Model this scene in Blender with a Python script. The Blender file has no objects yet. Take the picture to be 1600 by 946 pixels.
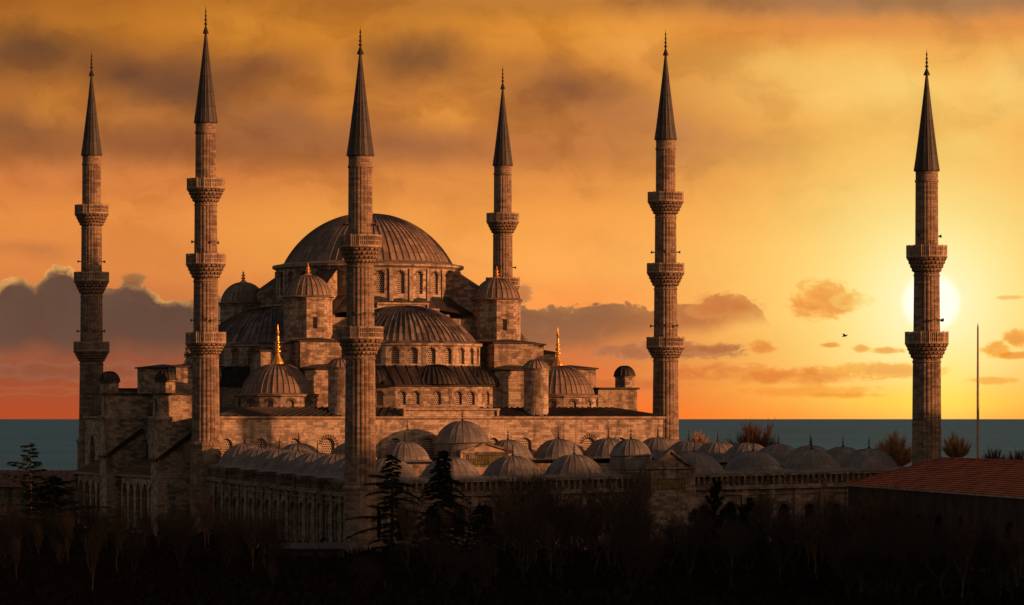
import bpy, math, random
from mathutils import Vector, Matrix
PI = math.pi
R = math.radians
scene = bpy.context.scene
COL = scene.collection

# ------------------------------------------------------------------ camera, sky, sun, exposure
FPX = 5562.0
EYE = 17.0
cam_d = bpy.data.cameras.new("camera")
cam = bpy.data.objects.new("camera", cam_d)
COL.objects.link(cam)
cam.location = (0, 0, EYE)
cam.rotation_euler = (R(90), 0, 0)
cam_d.sensor_width = 36.0
cam_d.lens = 36.0 * FPX / 1600.0
cam_d.shift_y = 180.0 / 1600.0
cam_d.clip_start = 1.0
cam_d.clip_end = 120000.0
scene.camera = cam
scene.view_settings.view_transform = 'Standard'
scene.view_settings.look = 'None'
scene.view_settings.exposure = 0.0
scene.view_settings.gamma = 1.0
scene.view_settings.use_curve_mapping = False
scene.cycles.max_bounces = 5
scene.cycles.use_denoising = True

SUN_EL = R(9.0)
SUN_DIR = Vector((0.935 * math.cos(SUN_EL), -0.355 * math.cos(SUN_EL), math.sin(SUN_EL))).normalized()
sun_d = bpy.data.lights.new("sun", 'SUN')
sun_d.energy = 5.0
sun_d.angle = R(0.8)
sun_d.color = (1.0, 0.39, 0.15)
sun = bpy.data.objects.new("sun", sun_d)
sun.rotation_euler = (-SUN_DIR).to_track_quat('-Z', 'Y').to_euler()
sun.location = (150, 300, 120)
COL.objects.link(sun)


def lin(c):
    out = []
    for v in c:
        v = v / 255.0
        out.append(v / 12.92 if v <= 0.04045 else ((v + 0.055) / 1.055) ** 2.4)
    return (out[0], out[1], out[2], 1.0)


class NT:
    """small helper for node trees"""
    def __init__(self, tree):
        self.t = tree
        self.n = tree.nodes
        self.l = tree.links

    def _in(self, sock, v):
        if hasattr(v, 'is_output') or isinstance(v, bpy.types.NodeSocket):
            self.l.new(v, sock)
        elif v is not None:
            sock.default_value = v

    def math(self, op, a, b=None, c=None, clamp=False):
        m = self.n.new('ShaderNodeMath')
        m.operation = op
        m.use_clamp = clamp
        self._in(m.inputs[0], a)
        if b is not None:
            self._in(m.inputs[1], b)
        if c is not None:
            self._in(m.inputs[2], c)
        return m.outputs[0]

    def vmath(self, op, a, b=None):
        m = self.n.new('ShaderNodeVectorMath')
        m.operation = op
        self._in(m.inputs[0], a)
        if b is not None:
            self._in(m.inputs[1], b)
        return m.outputs['Value'] if op in ('DOT_PRODUCT', 'LENGTH', 'DISTANCE') else m.outputs[0]

    def mix(self, fac, a, b, blend='MIX'):
        m = self.n.new('ShaderNodeMix')
        m.data_type = 'RGBA'
        m.blend_type = blend
        self._in(m.inputs[0], fac)
        self._in(m.inputs[6], a)
        self._in(m.inputs[7], b)
        return m.outputs[2]

    def noise(self, vec, scale, detail=4.0, rough=0.55, dist=0.0):
        m = self.n.new('ShaderNodeTexNoise')
        if vec is not None:
            self.l.new(vec, m.inputs['Vector'])
        m.inputs['Scale'].default_value = scale
        m.inputs['Detail'].default_value = detail
        m.inputs['Roughness'].default_value = rough
        m.inputs['Distortion'].default_value = dist
        return m.outputs['Fac']

    def sstep(self, v, lo, hi, a=0.0, b=1.0):
        m = self.n.new('ShaderNodeMapRange')
        m.interpolation_type = 'SMOOTHSTEP'
        self._in(m.inputs[0], v)
        m.inputs[1].default_value = lo
        m.inputs[2].default_value = hi
        m.inputs[3].default_value = a
        m.inputs[4].default_value = b
        return m.outputs[0]

    def ramp(self, fac, stops, interp='EASE'):
        m = self.n.new('ShaderNodeValToRGB')
        m.color_ramp.interpolation = interp
        el = m.color_ramp.elements
        while len(el) > 1:
            el.remove(el[-1])
        el[0].position = stops[0][0]
        el[0].color = stops[0][1]
        for p, c in stops[1:]:
            e = el.new(p)
            e.color = c
        self.l.new(fac, m.inputs[0])
        return m.outputs[0]

    def curve(self, v, pts):
        m = self.n.new('ShaderNodeFloatCurve')
        cm = m.mapping.curves[0]
        cm.points[0].location = pts[0]
        cm.points[1].location = pts[-1]
        for p in pts[1:-1]:
            cm.points.new(p[0], p[1])
        m.mapping.update()
        self.l.new(v, m.inputs[1])
        return m.outputs[0]

    def sep(self, v):
        m = self.n.new('ShaderNodeSeparateXYZ')
        self.l.new(v, m.inputs[0])
        return m.outputs

    def comb(self, x, y, z=0.0):
        m = self.n.new('ShaderNodeCombineXYZ')
        self._in(m.inputs[0], x)
        self._in(m.inputs[1], y)
        self._in(m.inputs[2], z)
        return m.outputs[0]


def build_world():
    w = bpy.data.worlds.new("World")
    scene.world = w
    w.use_nodes = True
    nt = w.node_tree
    nt.nodes.clear()
    N = NT(nt)
    out = nt.nodes.new('ShaderNodeOutputWorld')
    bg = nt.nodes.new('ShaderNodeBackground')
    nt.links.new(bg.outputs[0], out.inputs[0])
    tc = nt.nodes.new('ShaderNodeTexCoord')
    d = tc.outputs['Generated']
    xyz = N.sep(d)
    az = N.math('ARCTAN2', xyz[0], xyz[1])
    el = N.math('ARCSINE', xyz[2])
    k = FPX / 100.0
    # units: hundredths of a pixel-like degree; a runs to the right of due +Y, e runs up from the horizon
    a = N.math('MULTIPLY_ADD', az, k, 8.0)
    e = N.math('MULTIPLY', el, k)
    P0 = N.comb(a, e, 0.0)
    # domain warp so that edges of the clouds wander
    wx = N.math('SUBTRACT', N.noise(P0, 0.9, 5.0, 0.6), 0.5)
    P0b = N.vmath('ADD', P0, (31.0, 17.0, 3.0))
    wy = N.math('SUBTRACT', N.noise(P0b, 0.9, 5.0, 0.6), 0.5)
    warp = N.comb(N.math('MULTIPLY', wx, 1.3), N.math('MULTIPLY', wy, 0.75), 0.0)
    P = N.vmath('ADD', P0, warp)
    ew = N.math('MULTIPLY_ADD', wy, 0.22, e)
    fe = N.math('DIVIDE', ew, 8.0, clamp=True)

    def st(pairs):
        return [(max(0.0, (653 - y) / 800.0), lin(c)) for y, c in pairs]
    left = N.ramp(fe, st([(653, (178, 80, 40)), (615, (168, 84, 48)), (575, (150, 86, 56)), (550, (156, 92, 60)), (480, (204, 126, 66)), (410, (222, 142, 70)),
                          (340, (226, 146, 68)), (285, (208, 130, 62)), (235, (168, 108, 56)), (170, (174, 112, 50)),
                          (110, (162, 104, 46)), (50, (188, 122, 40)), (0, (170, 108, 38)), (-140, (120, 84, 58))]))
    mid = N.ramp(fe, st([(653, (246, 110, 40)), (610, (228, 116, 56)), (560, (214, 122, 66)), (480, (250, 162, 78)), (410, (248, 176, 84)),
                         (350, (242, 168, 76)), (290, (226, 152, 70)), (235, (194, 126, 64)), (170, (208, 138, 60)),
                         (110, (208, 138, 54)), (50, (222, 150, 50)), (10, (192, 130, 54)), (-140, (132, 92, 62))]))
    right = N.ramp(fe, st([(653, (255, 140, 28)), (620, (255, 160, 46)), (570, (253, 168, 62)), (480, (254, 196, 100)), (400, (250, 192, 98)),
                           (330, (242, 176, 84)), (270, (236, 164, 74)), (210, (236, 168, 76)), (150, (240, 186, 92)),
                           (90, (234, 170, 78)), (45, (220, 142, 68)), (5, (168, 120, 80)), (-140, (130, 96, 72))]))
    col = N.mix(N.sstep(a, 2.5, 9.0), left, mid)
    col = N.mix(N.sstep(a, 9.0, 13.5), col, right)

    def gauss(px, py, sx, sy, vec=P):
        q = N.vmath('SUBTRACT', vec, (px / 100.0, (653 - py) / 100.0, 0.0))
        q = N.vmath('MULTIPLY', q, (100.0 / sx, 100.0 / sy, 0.0))
        r2 = N.vmath('DOT_PRODUCT', q, q)
        return N.math('EXPONENT', N.math('MULTIPLY', r2, -1.0))
    soft = [  # x, y, sx, sy, colour, weight : broad veils of the upper deck
        (50, 82, 110, 40, (100, 72, 46), .85), (200, 118, 60, 26, (100, 70, 46), .9), (295, 142, 95, 42, (110, 76, 50), .95),
        (395, 112, 60, 24, (134, 90, 52), .7), (20, 205, 80, 28, (128, 88, 54), .7), (440, 205, 90, 34, (150, 102, 62), .7),
        (240, 225, 120, 26, (146, 92, 54), .7), (520, 120, 30, 60, (222, 150, 58), .5),
        (660, 90, 84, 40, (116, 80, 48), .85), (890, 150, 100, 42, (138, 90, 56), .95), (980, 185, 70, 30, (170, 112, 68), .6),
        (640, 228, 110, 30, (158, 106, 64), .75), (840, 108, 60, 18, (176, 120, 62), .5), (1080, 225, 50, 40, (188, 126, 74), .85),
        (1165, 232, 95, 20, (196, 130, 70), .8), (1230, 170, 45, 30, (236, 164, 76), .55), (1100, 2, 130, 18, (150, 102, 56), .7),
        (1500, 4, 260, 20, (156, 112, 78), .8), (1400, 235, 70, 26, (236, 172, 84), .5), (1560, 215, 40, 50, (240, 178, 88), .5),
        (95, 165, 50, 28, (206, 138, 56), .8), (370, 40, 100, 34, (208, 142, 48), .7), (215, 190, 60, 16, (192, 128, 58), .6),
        (700, 178, 55, 28, (222, 152, 62), .85), (1000, 70, 80, 40, (232, 166, 74), .8), (790, 60, 60, 30, (216, 146, 56), .5),
        (1250, 108, 120, 26, (236, 192, 96), .8), (1390, 142, 120, 34, (244, 206, 114), .85), (1505, 232, 30, 24, (246, 202, 104), .8),
        (1585, 140, 50, 40, (244, 208, 118), .8), (480, 365, 160, 60, (234, 166, 72), .7), (250, 290, 90, 26, (226, 146, 70), .5),
        (90, 270, 110, 22, (212, 136, 72), .5), (60, 395, 60, 16, (176, 116, 64), .5),
    ]
    for (x, y, sx, sy, c, wgt) in soft:
        col = N.mix(N.math('MULTIPLY', gauss(x, y, sx, sy), wgt), col, lin(c))
    # fine mottling of the deck
    mott = N.noise(N.vmath('MULTIPLY', P, (0.5, 0.9, 1.0)), 1.3, 6.0, 0.55, 0.5)
    col = N.mix(N.math('MULTIPLY', N.sstep(mott, 0.44, 0.68, 0.0, 0.55), N.sstep(e, 2.4, 3.8, 0.3, 1.0)), col, N.mix(1.0, col, (0.66, 0.60, 0.58, 1), 'MULTIPLY'))
    col = N.mix(N.math('MULTIPLY', N.sstep(mott, 0.24, 0.42, 0.35, 0.0), N.sstep(e, 2.4, 3.8, 0.2, 1.0)), col, N.mix(1.0, col, (1.22, 1.16, 1.05, 1), 'MULTIPLY'))
    col = N.mix(1.0, col, (1.05, 0.925, 0.98, 1), 'MULTIPLY')
    # warm glow round the low sun
    sunP = (14.52, (653 - 474) / 100.0, 0.0)
    rs = N.vmath('DISTANCE', P0, sunP)
    g1 = N.math('EXPONENT', N.math('MULTIPLY', N.math('POWER', N.math('DIVIDE', rs, 3.0), 2.0), -1.0))
    g2 = N.math('EXPONENT', N.math('MULTIPLY', N.math('POWER', N.math('DIVIDE', rs, 1.6), 2.0), -1.0))
    low = N.sstep(e, 0.0, 0.9)
    col = N.mix(N.math('MULTIPLY', g1, N.math('MULTIPLY_ADD', low, 0.4, 0.5)), col, lin((255, 216, 108)))
    col = N.mix(N.math('MULTIPLY', g2, N.math('MULTIPLY_ADD', low, 0.5, 0.45)), col, lin((255, 243, 165)))
    g3 = N.math('EXPONENT', N.math('MULTIPLY', N.math('POWER', N.math('DIVIDE', rs, 0.8), 2.0), -1.0))
    col = N.mix(N.math('MULTIPLY', g3, 0.75), col, lin((255, 250, 205)))
    for (x, y, sx, sy, c, wgt) in ((1455, 628, 150, 26, (255, 214, 60), .75), (1470, 600, 60, 50, (255, 236, 110), .6)):
        col = N.mix(N.math('MULTIPLY', gauss(x, y, sx, sy, P0), wgt), col, lin(c))
    # the long bank of cumulus above the sea
    nb = N.math('SUBTRACT', N.noise(N.vmath('MULTIPLY', P0, (1.0, 1.25, 1.0)), 2.4, 8.0, 0.6, 0.6), 0.5)
    nb2 = N.math('SUBTRACT', N.noise(P0b, 1.1, 4.0, 0.55), 0.5)
    fa = N.math('DIVIDE', N.math('ADD', a, 4.0), 24.0, clamp=True)

    def cpts(pairs, s=4.0):
        return [((x / 100.0 + 4.0) / 24.0, max(0.0, (653 - y) / 100.0 / s)) for x, y in pairs]
    top = N.math('MULTIPLY', N.curve(fa, cpts([(-400, 440), (-120, 440), (-20, 446), (15, 438), (40, 434), (58, 442), (72, 424), (98, 416), (122, 424), (150, 446), (178, 450),
                                               (208, 438), (235, 452), (262, 464), (330, 462), (420, 470), (600, 480), (800, 470), (860, 482), (930, 474),
                                               (1010, 478), (1080, 474), (1135, 458), (1175, 470), (1200, 500), (1260, 560), (2000, 650)])), 4.0)
    bot = N.math('MULTIPLY', N.curve(fa, cpts([(-400, 545), (0, 548), (300, 552), (560, 556), (800, 552), (930, 540), (1000, 528), (1080, 520), (1150, 506), (1200, 500), (1260, 480), (2000, 450)])), 4.0)
    dt = N.math('SUBTRACT', N.math('MULTIPLY_ADD', nb, 0.5, top), e)
    db = N.math('SUBTRACT', e, N.math('MULTIPLY_ADD', nb2, 0.5, bot))
    dens = N.math('MULTIPLY', N.sstep(dt, 0.0, 0.05), N.sstep(db, -0.18, 0.22))
    bcol = N.mix(N.sstep(a, 3.0, 9.5), lin((98, 74, 62)), lin((142, 96, 68)))
    bcol = N.mix(N.sstep(a, 9.0, 11.8), bcol, lin((206, 124, 66)))
    bcol = N.mix(N.sstep(db, -0.2, 0.7, 0.45, 0.0), bcol, N.mix(N.sstep(a, 2.0, 10.0), lin((132, 84, 62)), lin((204, 124, 70))))
    bcol = N.mix(N.sstep(nb2, -0.2, 0.2, 0.0, 0.5), bcol, N.mix(1.0, bcol, (0.70, 0.72, 0.76, 1), 'MULTIPLY'))
    bcol = N.mix(N.sstep(nb, 0.02, 0.22, 0.0, 0.4), bcol, N.mix(1.0, bcol, (1.45, 1.3, 1.15, 1), 'MULTIPLY'))
    rimw = N.math('MULTIPLY', N.sstep(dt, 0.0, 0.2, 1.0, 0.0), N.sstep(nb2, -0.12, 0.12, 0.15, 1.0))
    rimw = N.math('MULTIPLY', rimw, N.sstep(a, 2.2, 3.4, 0.95, 0.3))
    bcol = N.mix(rimw, bcol, N.mix(N.sstep(a, 3.0, 10.0), lin((246, 178, 98)), lin((252, 182, 94))))
    col = N.mix(N.math('MULTIPLY', dens, 0.96), col, bcol)
    # smaller cloudlets and streaks
    nc = N.math('SUBTRACT', N.noise(N.vmath('MULTIPLY', P0, (0.75, 1.25, 1.0)), 3.2, 7.0, 0.65, 0.3), 0.5)
    crisp = [
        (1285, 472, 62, 32, (246, 166, 78), .95), (1262, 482, 30, 18, (240, 154, 70), .8), (1330, 470, 34, 14, (252, 192, 100), .6),
        (1130, 480, 60, 24, (222, 138, 70), .5), (1040, 548, 130, 15, (176, 110, 72), .85), (1110, 546, 60, 10, (190, 116, 66), .85),
        (1190, 543, 26, 12, (232, 140, 62), .8), (1120, 585, 150, 16, (224, 128, 62), .75), (1240, 588, 150, 15, (238, 146, 62), .8),
        (1380, 580, 90, 14, (248, 164, 66), .75), (1250, 612, 140, 10, (250, 150, 56), .5), (1320, 618, 80, 6, (250, 156, 54), .6),
        (1296, 540, 15, 4, (240, 160, 74), .85), (1345, 545, 14, 7, (246, 168, 74), .8), (1382, 549, 28, 6, (246, 166, 70), .8),
        (1552, 546, 26, 14, (248, 164, 58), .85), (1585, 530, 22, 16, (244, 158, 60), .85), (1580, 556, 40, 6, (244, 156, 56), .8),
        (1545, 595, 50, 7, (250, 166, 56), .6), (1575, 467, 22, 4, (250, 190, 96), .7), (820, 460, 16, 16, (190, 124, 76), .8),
        (960, 600, 130, 12, (208, 116, 62), .6), (120, 580, 200, 16, (150, 92, 68), .55), (60, 612, 180, 8, (172, 92, 58), .5),
        (250, 600, 130, 10, (166, 94, 64), .5), (-150, 560, 180, 20, (140, 88, 66), .5), (1750, 560, 120, 12, (244, 150, 60), .6),
        (210, 440, 20, 14, (150, 104, 66), .8),
    ]
    for (x, y, sx, sy, c, wgt) in crisp:
        g = gauss(x, y, sx, sy, P0)
        dd = N.math('ADD', g, N.math('MULTIPLY', N.math('MULTIPLY', nc, 1.8), N.sstep(g, 0.02, 0.35)))
        cc = N.mix(N.sstep(dd, 0.3, 1.0), lin((min(255, c[0] * 1.06), min(255, c[1] * 1.16), min(255, c[2] * 1.2))), lin((c[0] * .97, c[1] * .93, c[2] * .9)))
        col = N.mix(N.math('MULTIPLY', N.sstep(dd, 0.28, 0.66), wgt), col, cc)
    # the sun's own disc
    col = N.mix(N.sstep(rs, 0.33, 0.52, 1.0, 0.0), col, (1.15, 1.08, 0.86, 1.0))
    # the rest of the sky dome: clear dusk sky
    sky = nt.nodes.new('ShaderNodeTexSky')
    sky.sky_type = 'NISHITA'
    sky.sun_disc = False
    sky.sun_elevation = SUN_EL
    sky.sun_rotation = math.atan2(SUN_DIR.x, SUN_DIR.y)
    sky.altitude = 30.0
    sky.dust_density = 2.0
    skyc = N.mix(1.0, sky.outputs[0], (SKY_K * 1.22, SKY_K * 0.80, SKY_K * 0.60, 1.0), 'MULTIPLY')
    aa = N.math('ABSOLUTE', az)
    m = N.math('MULTIPLY', N.sstep(aa, 0.55, 1.5, 1.0, 0.0), N.sstep(el, 0.16, 0.55, 1.0, 0.0))
    fin = N.mix(m, skyc, col)
    # below the horizon the dome is dark sea-grey
    fin = N.mix(N.sstep(el, -0.02, -0.0005, 1.0, 0.0), fin, (0.05, 0.05, 0.05, 1.0))
    nt.links.new(fin, bg.inputs[0])
    bg.inputs[1].default_value = 1.0


SKY_K = 0.098
build_world()


# ------------------------------------------------------------------ materials
def new_mat(name):
    m = bpy.data.materials.new(name)
    m.use_nodes = True
    nt = m.node_tree
    bsdf = nt.nodes['Principled BSDF']
    return m, NT(nt), bsdf


def stone_mat(name, c1, c2, dark, bw=0.95, bh=0.38, stain=0.55, tint=1.0):
    m, N, b = new_mat(name)
    uvn = N.n.new('ShaderNodeUVMap')
    uv = uvn.outputs[0]
    tc = N.n.new('ShaderNodeTexCoord')
    ob = tc.outputs['Object']
    s = N.sep(uv)
    # every block gets its own tone
    row = N.math('FLOOR', N.math('DIVIDE', s[1], bh))
    wn0 = N.n.new('ShaderNodeTexWhiteNoise')
    wn0.noise_dimensions = '1D'
    N.l.new(row, wn0.inputs['W'])
    sh = N.math('MULTIPLY_ADD', wn0.outputs['Value'], bw, s[0])
    cu = N.math('DIVIDE', sh, bw)
    colu = N.math('FLOOR', cu)
    wn = N.n.new('ShaderNodeTexWhiteNoise')
    wn.noise_dimensions = '2D'
    N.l.new(N.comb(colu, row), wn.inputs['Vector'])
    v = wn.outputs['Value']
    big = N.noise(ob, 0.22, 5.0, 0.6)
    col = N.mix(N.math('MULTIPLY_ADD', N.math('POWER', v, 1.6), 0.75, 0.1), c1, c2)
    # patches where many blocks have darkened
    pm = N.math('ADD', N.math('MULTIPLY', v, 0.42), N.math('MULTIPLY', big, 1.15))
    col = N.mix(N.sstep(pm, 0.70, 1.02, 0.0, 0.65), col, dark)
    fine = N.noise(ob, 3.5, 6.0, 0.65)
    col = N.mix(N.sstep(fine, 0.38, 0.72, 0.0, 0.55), col, dark)
    mid = N.noise(N.vmath('MULTIPLY', ob, (1.0, 1.0, 2.2)), 0.55, 6.0, 0.7)
    col = N.mix(N.sstep(mid, 0.52, 0.66, 0.0, 0.7), col, dark)
    col = N.mix(N.sstep(mid, 0.28, 0.44, 0.5, 0.0), col, (min(1, c1[0] * 1.2), min(1, c1[1] * 1.2), min(1, c1[2] * 1.2), 1))
    # rain streaks running down
    stv = N.vmath('MULTIPLY', ob, (1.0, 1.0, 0.12))
    sn = N.noise(stv, 0.75, 5.0, 0.6)
    col = N.mix(N.sstep(sn, 0.47, 0.68, 0.0, stain), col, (dark[0] * .5, dark[1] * .5, dark[2] * .5, 1))
    fu = N.math('FRACT', cu)
    fv = N.math('FRACT', N.math('DIVIDE', s[1], bh))
    j1 = N.math('LESS_THAN', fu, 0.035)
    j2 = N.math('LESS_THAN', fv, 0.075)
    joint = N.math('MAXIMUM', j1, j2)
    col = N.mix(N.math('MULTIPLY', joint, 0.6), col, (dark[0] * .55, dark[1] * .55, dark[2] * .55, 1))
    N.l.new(col, b.inputs['Base Color'])
    b.inputs['Roughness'].default_value = 0.9
    b.inputs['Specular IOR Level'].default_value = 0.15
    bump = N.n.new('ShaderNodeBump')
    bump.inputs['Strength'].default_value = 0.6
    bump.inputs['Distance'].default_value = 0.06
    h = N.math('SUBTRACT', N.math('MULTIPLY_ADD', v, 0.5, fine), joint)
    N.l.new(h, bump.inputs['Height'])
    N.l.new(bump.outputs[0], b.inputs['Normal'])
    return m


def lead_mat(name, base, light, seam=1.5, rough=0.55, line=0.55):
    m, N, b = new_mat(name)
    uvn = N.n.new('ShaderNodeUVMap')
    s = N.sep(uvn.outputs[0])
    tc = N.n.new('ShaderNodeTexCoord')
    ob = tc.outputs['Object']
    cu = N.math('FLOOR', s[0])
    wn1 = N.n.new('ShaderNodeTexWhiteNoise')
    wn1.noise_dimensions = '1D'
    N.l.new(cu, wn1.inputs['W'])
    vv = N.math('DIVIDE', s[1], seam)
    cv = N.math('FLOOR', vv)
    wn = N.n.new('ShaderNodeTexWhiteNoise')
    wn.noise_dimensions = '2D'
    N.l.new(N.comb(cu, cv), wn.inputs['Vector'])
    v = wn.outputs['Value']
    n1 = N.noise(ob, 0.35, 5.0, 0.6)
    n2 = N.noise(N.comb(N.math('MULTIPLY', s[0], 1.7), N.math('MULTIPLY', s[1], 0.35)), 2.0, 6.0, 0.65)
    f = N.math('ADD', N.math('MULTIPLY', v, 0.3), N.math('MULTIPLY', n2, 0.9))
    col = N.mix(N.sstep(f, 0.35, 0.95), base, light)
    col = N.mix(N.sstep(n1, 0.4, 0.7, 0.0, 0.5), col, (base[0] * .6, base[1] * .6, base[2] * .6, 1))
    fv = N.math('FRACT', vv)
    fu = N.math('FRACT', s[0])
    ln = N.math('MAXIMUM', N.math('LESS_THAN', fv, 0.05), N.math('LESS_THAN', fu, 0.07))
    col = N.mix(N.math('MULTIPLY', ln, line), col, (base[0] * .35, base[1] * .35, base[2] * .35, 1))
    N.l.new(col, b.inputs['Base Color'])
    b.inputs['Roughness'].default_value = rough
    b.inputs['Specular IOR Level'].default_value = 0.3
    bump = N.n.new('ShaderNodeBump')
    bump.inputs['Strength'].default_value = 0.5
    bump.inputs['Distance'].default_value = 0.08
    N.l.new(N.math('MULTIPLY_ADD', ln, -0.8, n2), bump.inputs['Height'])
    N.l.new(bump.outputs[0], b.inputs['Normal'])
    return m


def lattice_mat(name, stone, hole, scale=3.6):
    """a pierced plaster window screen: a hexagonal net of pale bars over dark glass"""
    m, N, b = new_mat(name)
    uvn = N.n.new('ShaderNodeUVMap')
    vo = N.n.new('ShaderNodeTexVoronoi')
    vo.feature = 'F1'
    s = N.sep(uvn.outputs[0])
    ry = N.math('MULTIPLY', s[1], scale)
    row = N.math('FLOOR', ry)
    off = N.math('MULTIPLY', N.math('MODULO', row, 2.0), 0.5)
    fx = N.math('SUBTRACT', N.math('FRACT', N.math('MULTIPLY_ADD', s[0], scale, off)), 0.5)
    fy = N.math('SUBTRACT', N.math('FRACT', ry), 0.5)
    r2 = N.math('ADD', N.math('MULTIPLY', fx, fx), N.math('MULTIPLY', fy, fy))
    f = N.sstep(r2, 0.10, 0.15)
    N.l.new(N.mix(f, hole, stone), b.inputs['Base Color'])
    b.inputs['Roughness'].default_value = 0.8
    b.inputs['Specular IOR Level'].default_value = 0.1
    return m


def plain_mat(name, c, rough=0.8, spec=0.2, metal=0.0, var=0.35, scale=1.2):
    m, N, b = new_mat(name)
    tc = N.n.new('ShaderNodeTexCoord')
    n = N.noise(tc.outputs['Object'], scale, 5.0, 0.6)
    col = N.mix(N.sstep(n, 0.3, 0.7), (c[0] * (1 - var), c[1] * (1 - var), c[2] * (1 - var), 1),
                (min(1, c[0] * (1 + var)), min(1, c[1] * (1 + var)), min(1, c[2] * (1 + var)), 1))
    N.l.new(col, b.inputs['Base Color'])
    b.inputs['Roughness'].default_value = rough
    b.inputs['Specular IOR Level'].default_value = spec
    b.inputs['Metallic'].default_value = metal
    return m


M = {}
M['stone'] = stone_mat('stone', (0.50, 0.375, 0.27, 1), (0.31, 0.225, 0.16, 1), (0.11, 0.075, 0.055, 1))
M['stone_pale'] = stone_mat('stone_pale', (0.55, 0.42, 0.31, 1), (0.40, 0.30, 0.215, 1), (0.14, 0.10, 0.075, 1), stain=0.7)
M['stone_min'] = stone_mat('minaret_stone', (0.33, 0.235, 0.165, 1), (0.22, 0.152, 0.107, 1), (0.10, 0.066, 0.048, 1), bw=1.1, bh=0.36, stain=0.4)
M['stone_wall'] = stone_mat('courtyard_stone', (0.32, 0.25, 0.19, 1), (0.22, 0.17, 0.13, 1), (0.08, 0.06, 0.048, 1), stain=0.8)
M['trim'] = plain_mat('trim_stone', (0.31, 0.225, 0.16), var=0.4)
M['trim_dark'] = plain_mat('dark_voussoir', (0.07, 0.042, 0.032), var=0.3)
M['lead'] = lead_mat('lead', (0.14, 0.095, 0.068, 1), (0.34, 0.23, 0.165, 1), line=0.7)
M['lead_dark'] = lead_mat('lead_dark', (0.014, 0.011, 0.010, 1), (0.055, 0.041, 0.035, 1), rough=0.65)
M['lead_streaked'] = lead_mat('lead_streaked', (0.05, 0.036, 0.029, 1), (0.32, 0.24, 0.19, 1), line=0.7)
M['lead_grey'] = lead_mat('lead_grey', (0.125, 0.108, 0.096, 1), (0.25, 0.22, 0.195, 1), seam=1.35, line=0.4)
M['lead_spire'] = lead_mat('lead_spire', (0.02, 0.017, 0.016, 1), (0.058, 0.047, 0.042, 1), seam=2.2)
M['lattice'] = lattice_mat('window_screen', (0.36, 0.28, 0.21, 1), (0.012, 0.009, 0.008, 1), 3.4)
M['lattice_pale'] = lattice_mat('window_screen_pale', (0.42, 0.33, 0.25, 1), (0.012, 0.009, 0.008, 1), 3.0)
M['hole'] = plain_mat('dark_opening', (0.012, 0.01, 0.009), var=0.2)
M['gold'] = plain_mat('gilding', (0.78, 0.40, 0.10), rough=0.42, spec=0.5, metal=0.7, var=0.12)
M['iron'] = plain_mat('dark_bronze', (0.035, 0.026, 0.022), rough=0.5, metal=0.3, var=0.2)
M['bronze'] = plain_mat('weathered_gilding', (0.16, 0.09, 0.035), rough=0.45, metal=0.6, var=0.2)
M['speaker'] = plain_mat('grey_plastic', (0.05, 0.045, 0.042), rough=0.5, var=0.1)
M['plaster'] = plain_mat('pink_plaster', (0.40, 0.27, 0.2), var=0.15)
M['green_panel'] = plain_mat('green_panel', (0.035, 0.05, 0.022), var=0.3)
M['ink_gold'] = plain_mat('faded_gold', (0.24, 0.17, 0.07), var=0.2)
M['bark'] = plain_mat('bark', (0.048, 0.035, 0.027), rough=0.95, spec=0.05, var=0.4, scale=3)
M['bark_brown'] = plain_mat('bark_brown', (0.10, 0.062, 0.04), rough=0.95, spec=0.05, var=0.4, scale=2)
M['dark_wall'] = plain_mat('dark_render', (0.036, 0.027, 0.019), rough=0.95, var=0.4, scale=0.6)  # even, very dark base tone for the tiled building's walls
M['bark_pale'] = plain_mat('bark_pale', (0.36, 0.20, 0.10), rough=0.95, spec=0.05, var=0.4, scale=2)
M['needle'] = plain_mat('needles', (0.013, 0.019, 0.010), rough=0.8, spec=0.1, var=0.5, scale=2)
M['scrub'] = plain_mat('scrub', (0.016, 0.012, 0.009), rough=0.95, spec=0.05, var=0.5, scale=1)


def tile_mat():
    m, N, b = new_mat('clay_tiles')
    uvn = N.n.new('ShaderNodeUVMap')
    s = N.sep(uvn.outputs[0])
    rv = N.math('DIVIDE', s[1], 0.62)
    ru = N.math('DIVIDE', s[0], 0.30)
    wn = N.n.new('ShaderNodeTexWhiteNoise')
    wn.noise_dimensions = '2D'
    N.l.new(N.comb(N.math('FLOOR', ru), N.math('FLOOR', rv)), wn.inputs['Vector'])
    tc = N.n.new('ShaderNodeTexCoord')
    n = N.noise(tc.outputs['Object'], 0.5, 5.0, 0.6)
    col = N.mix(wn.outputs['Value'], (0.72, 0.17, 0.065, 1), (0.5, 0.11, 0.048, 1))
    col = N.mix(N.sstep(n, 0.42, 0.66, 0.0, 0.75), col, (0.13, 0.05, 0.03, 1))
    n3 = N.noise(tc.outputs['Object'], 2.5, 6.0, 0.7)
    col = N.mix(N.sstep(n3, 0.5, 0.72, 0.0, 0.6), col, (0.09, 0.055, 0.035, 1))
    fr = N.math('FRACT', rv)
    col = N.mix(N.math('MULTIPLY', N.math('LESS_THAN', fr, 0.22), 0.75), col, (0.07, 0.022, 0.014, 1))
    N.l.new(col, b.inputs['Base Color'])
    b.inputs['Roughness'].default_value = 0.85
    b.inputs['Specular IOR Level'].default_value = 0.2
    bump = N.n.new('ShaderNodeBump')
    bump.inputs['Distance'].default_value = 0.1
    N.l.new(N.math('ADD', fr, N.math('ABSOLUTE', N.math('SUBTRACT', N.math('FRACT', ru), 0.5))), bump.inputs['Height'])
    N.l.new(bump.outputs[0], b.inputs['Normal'])
    return m


M['tile'] = tile_mat()


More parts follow.
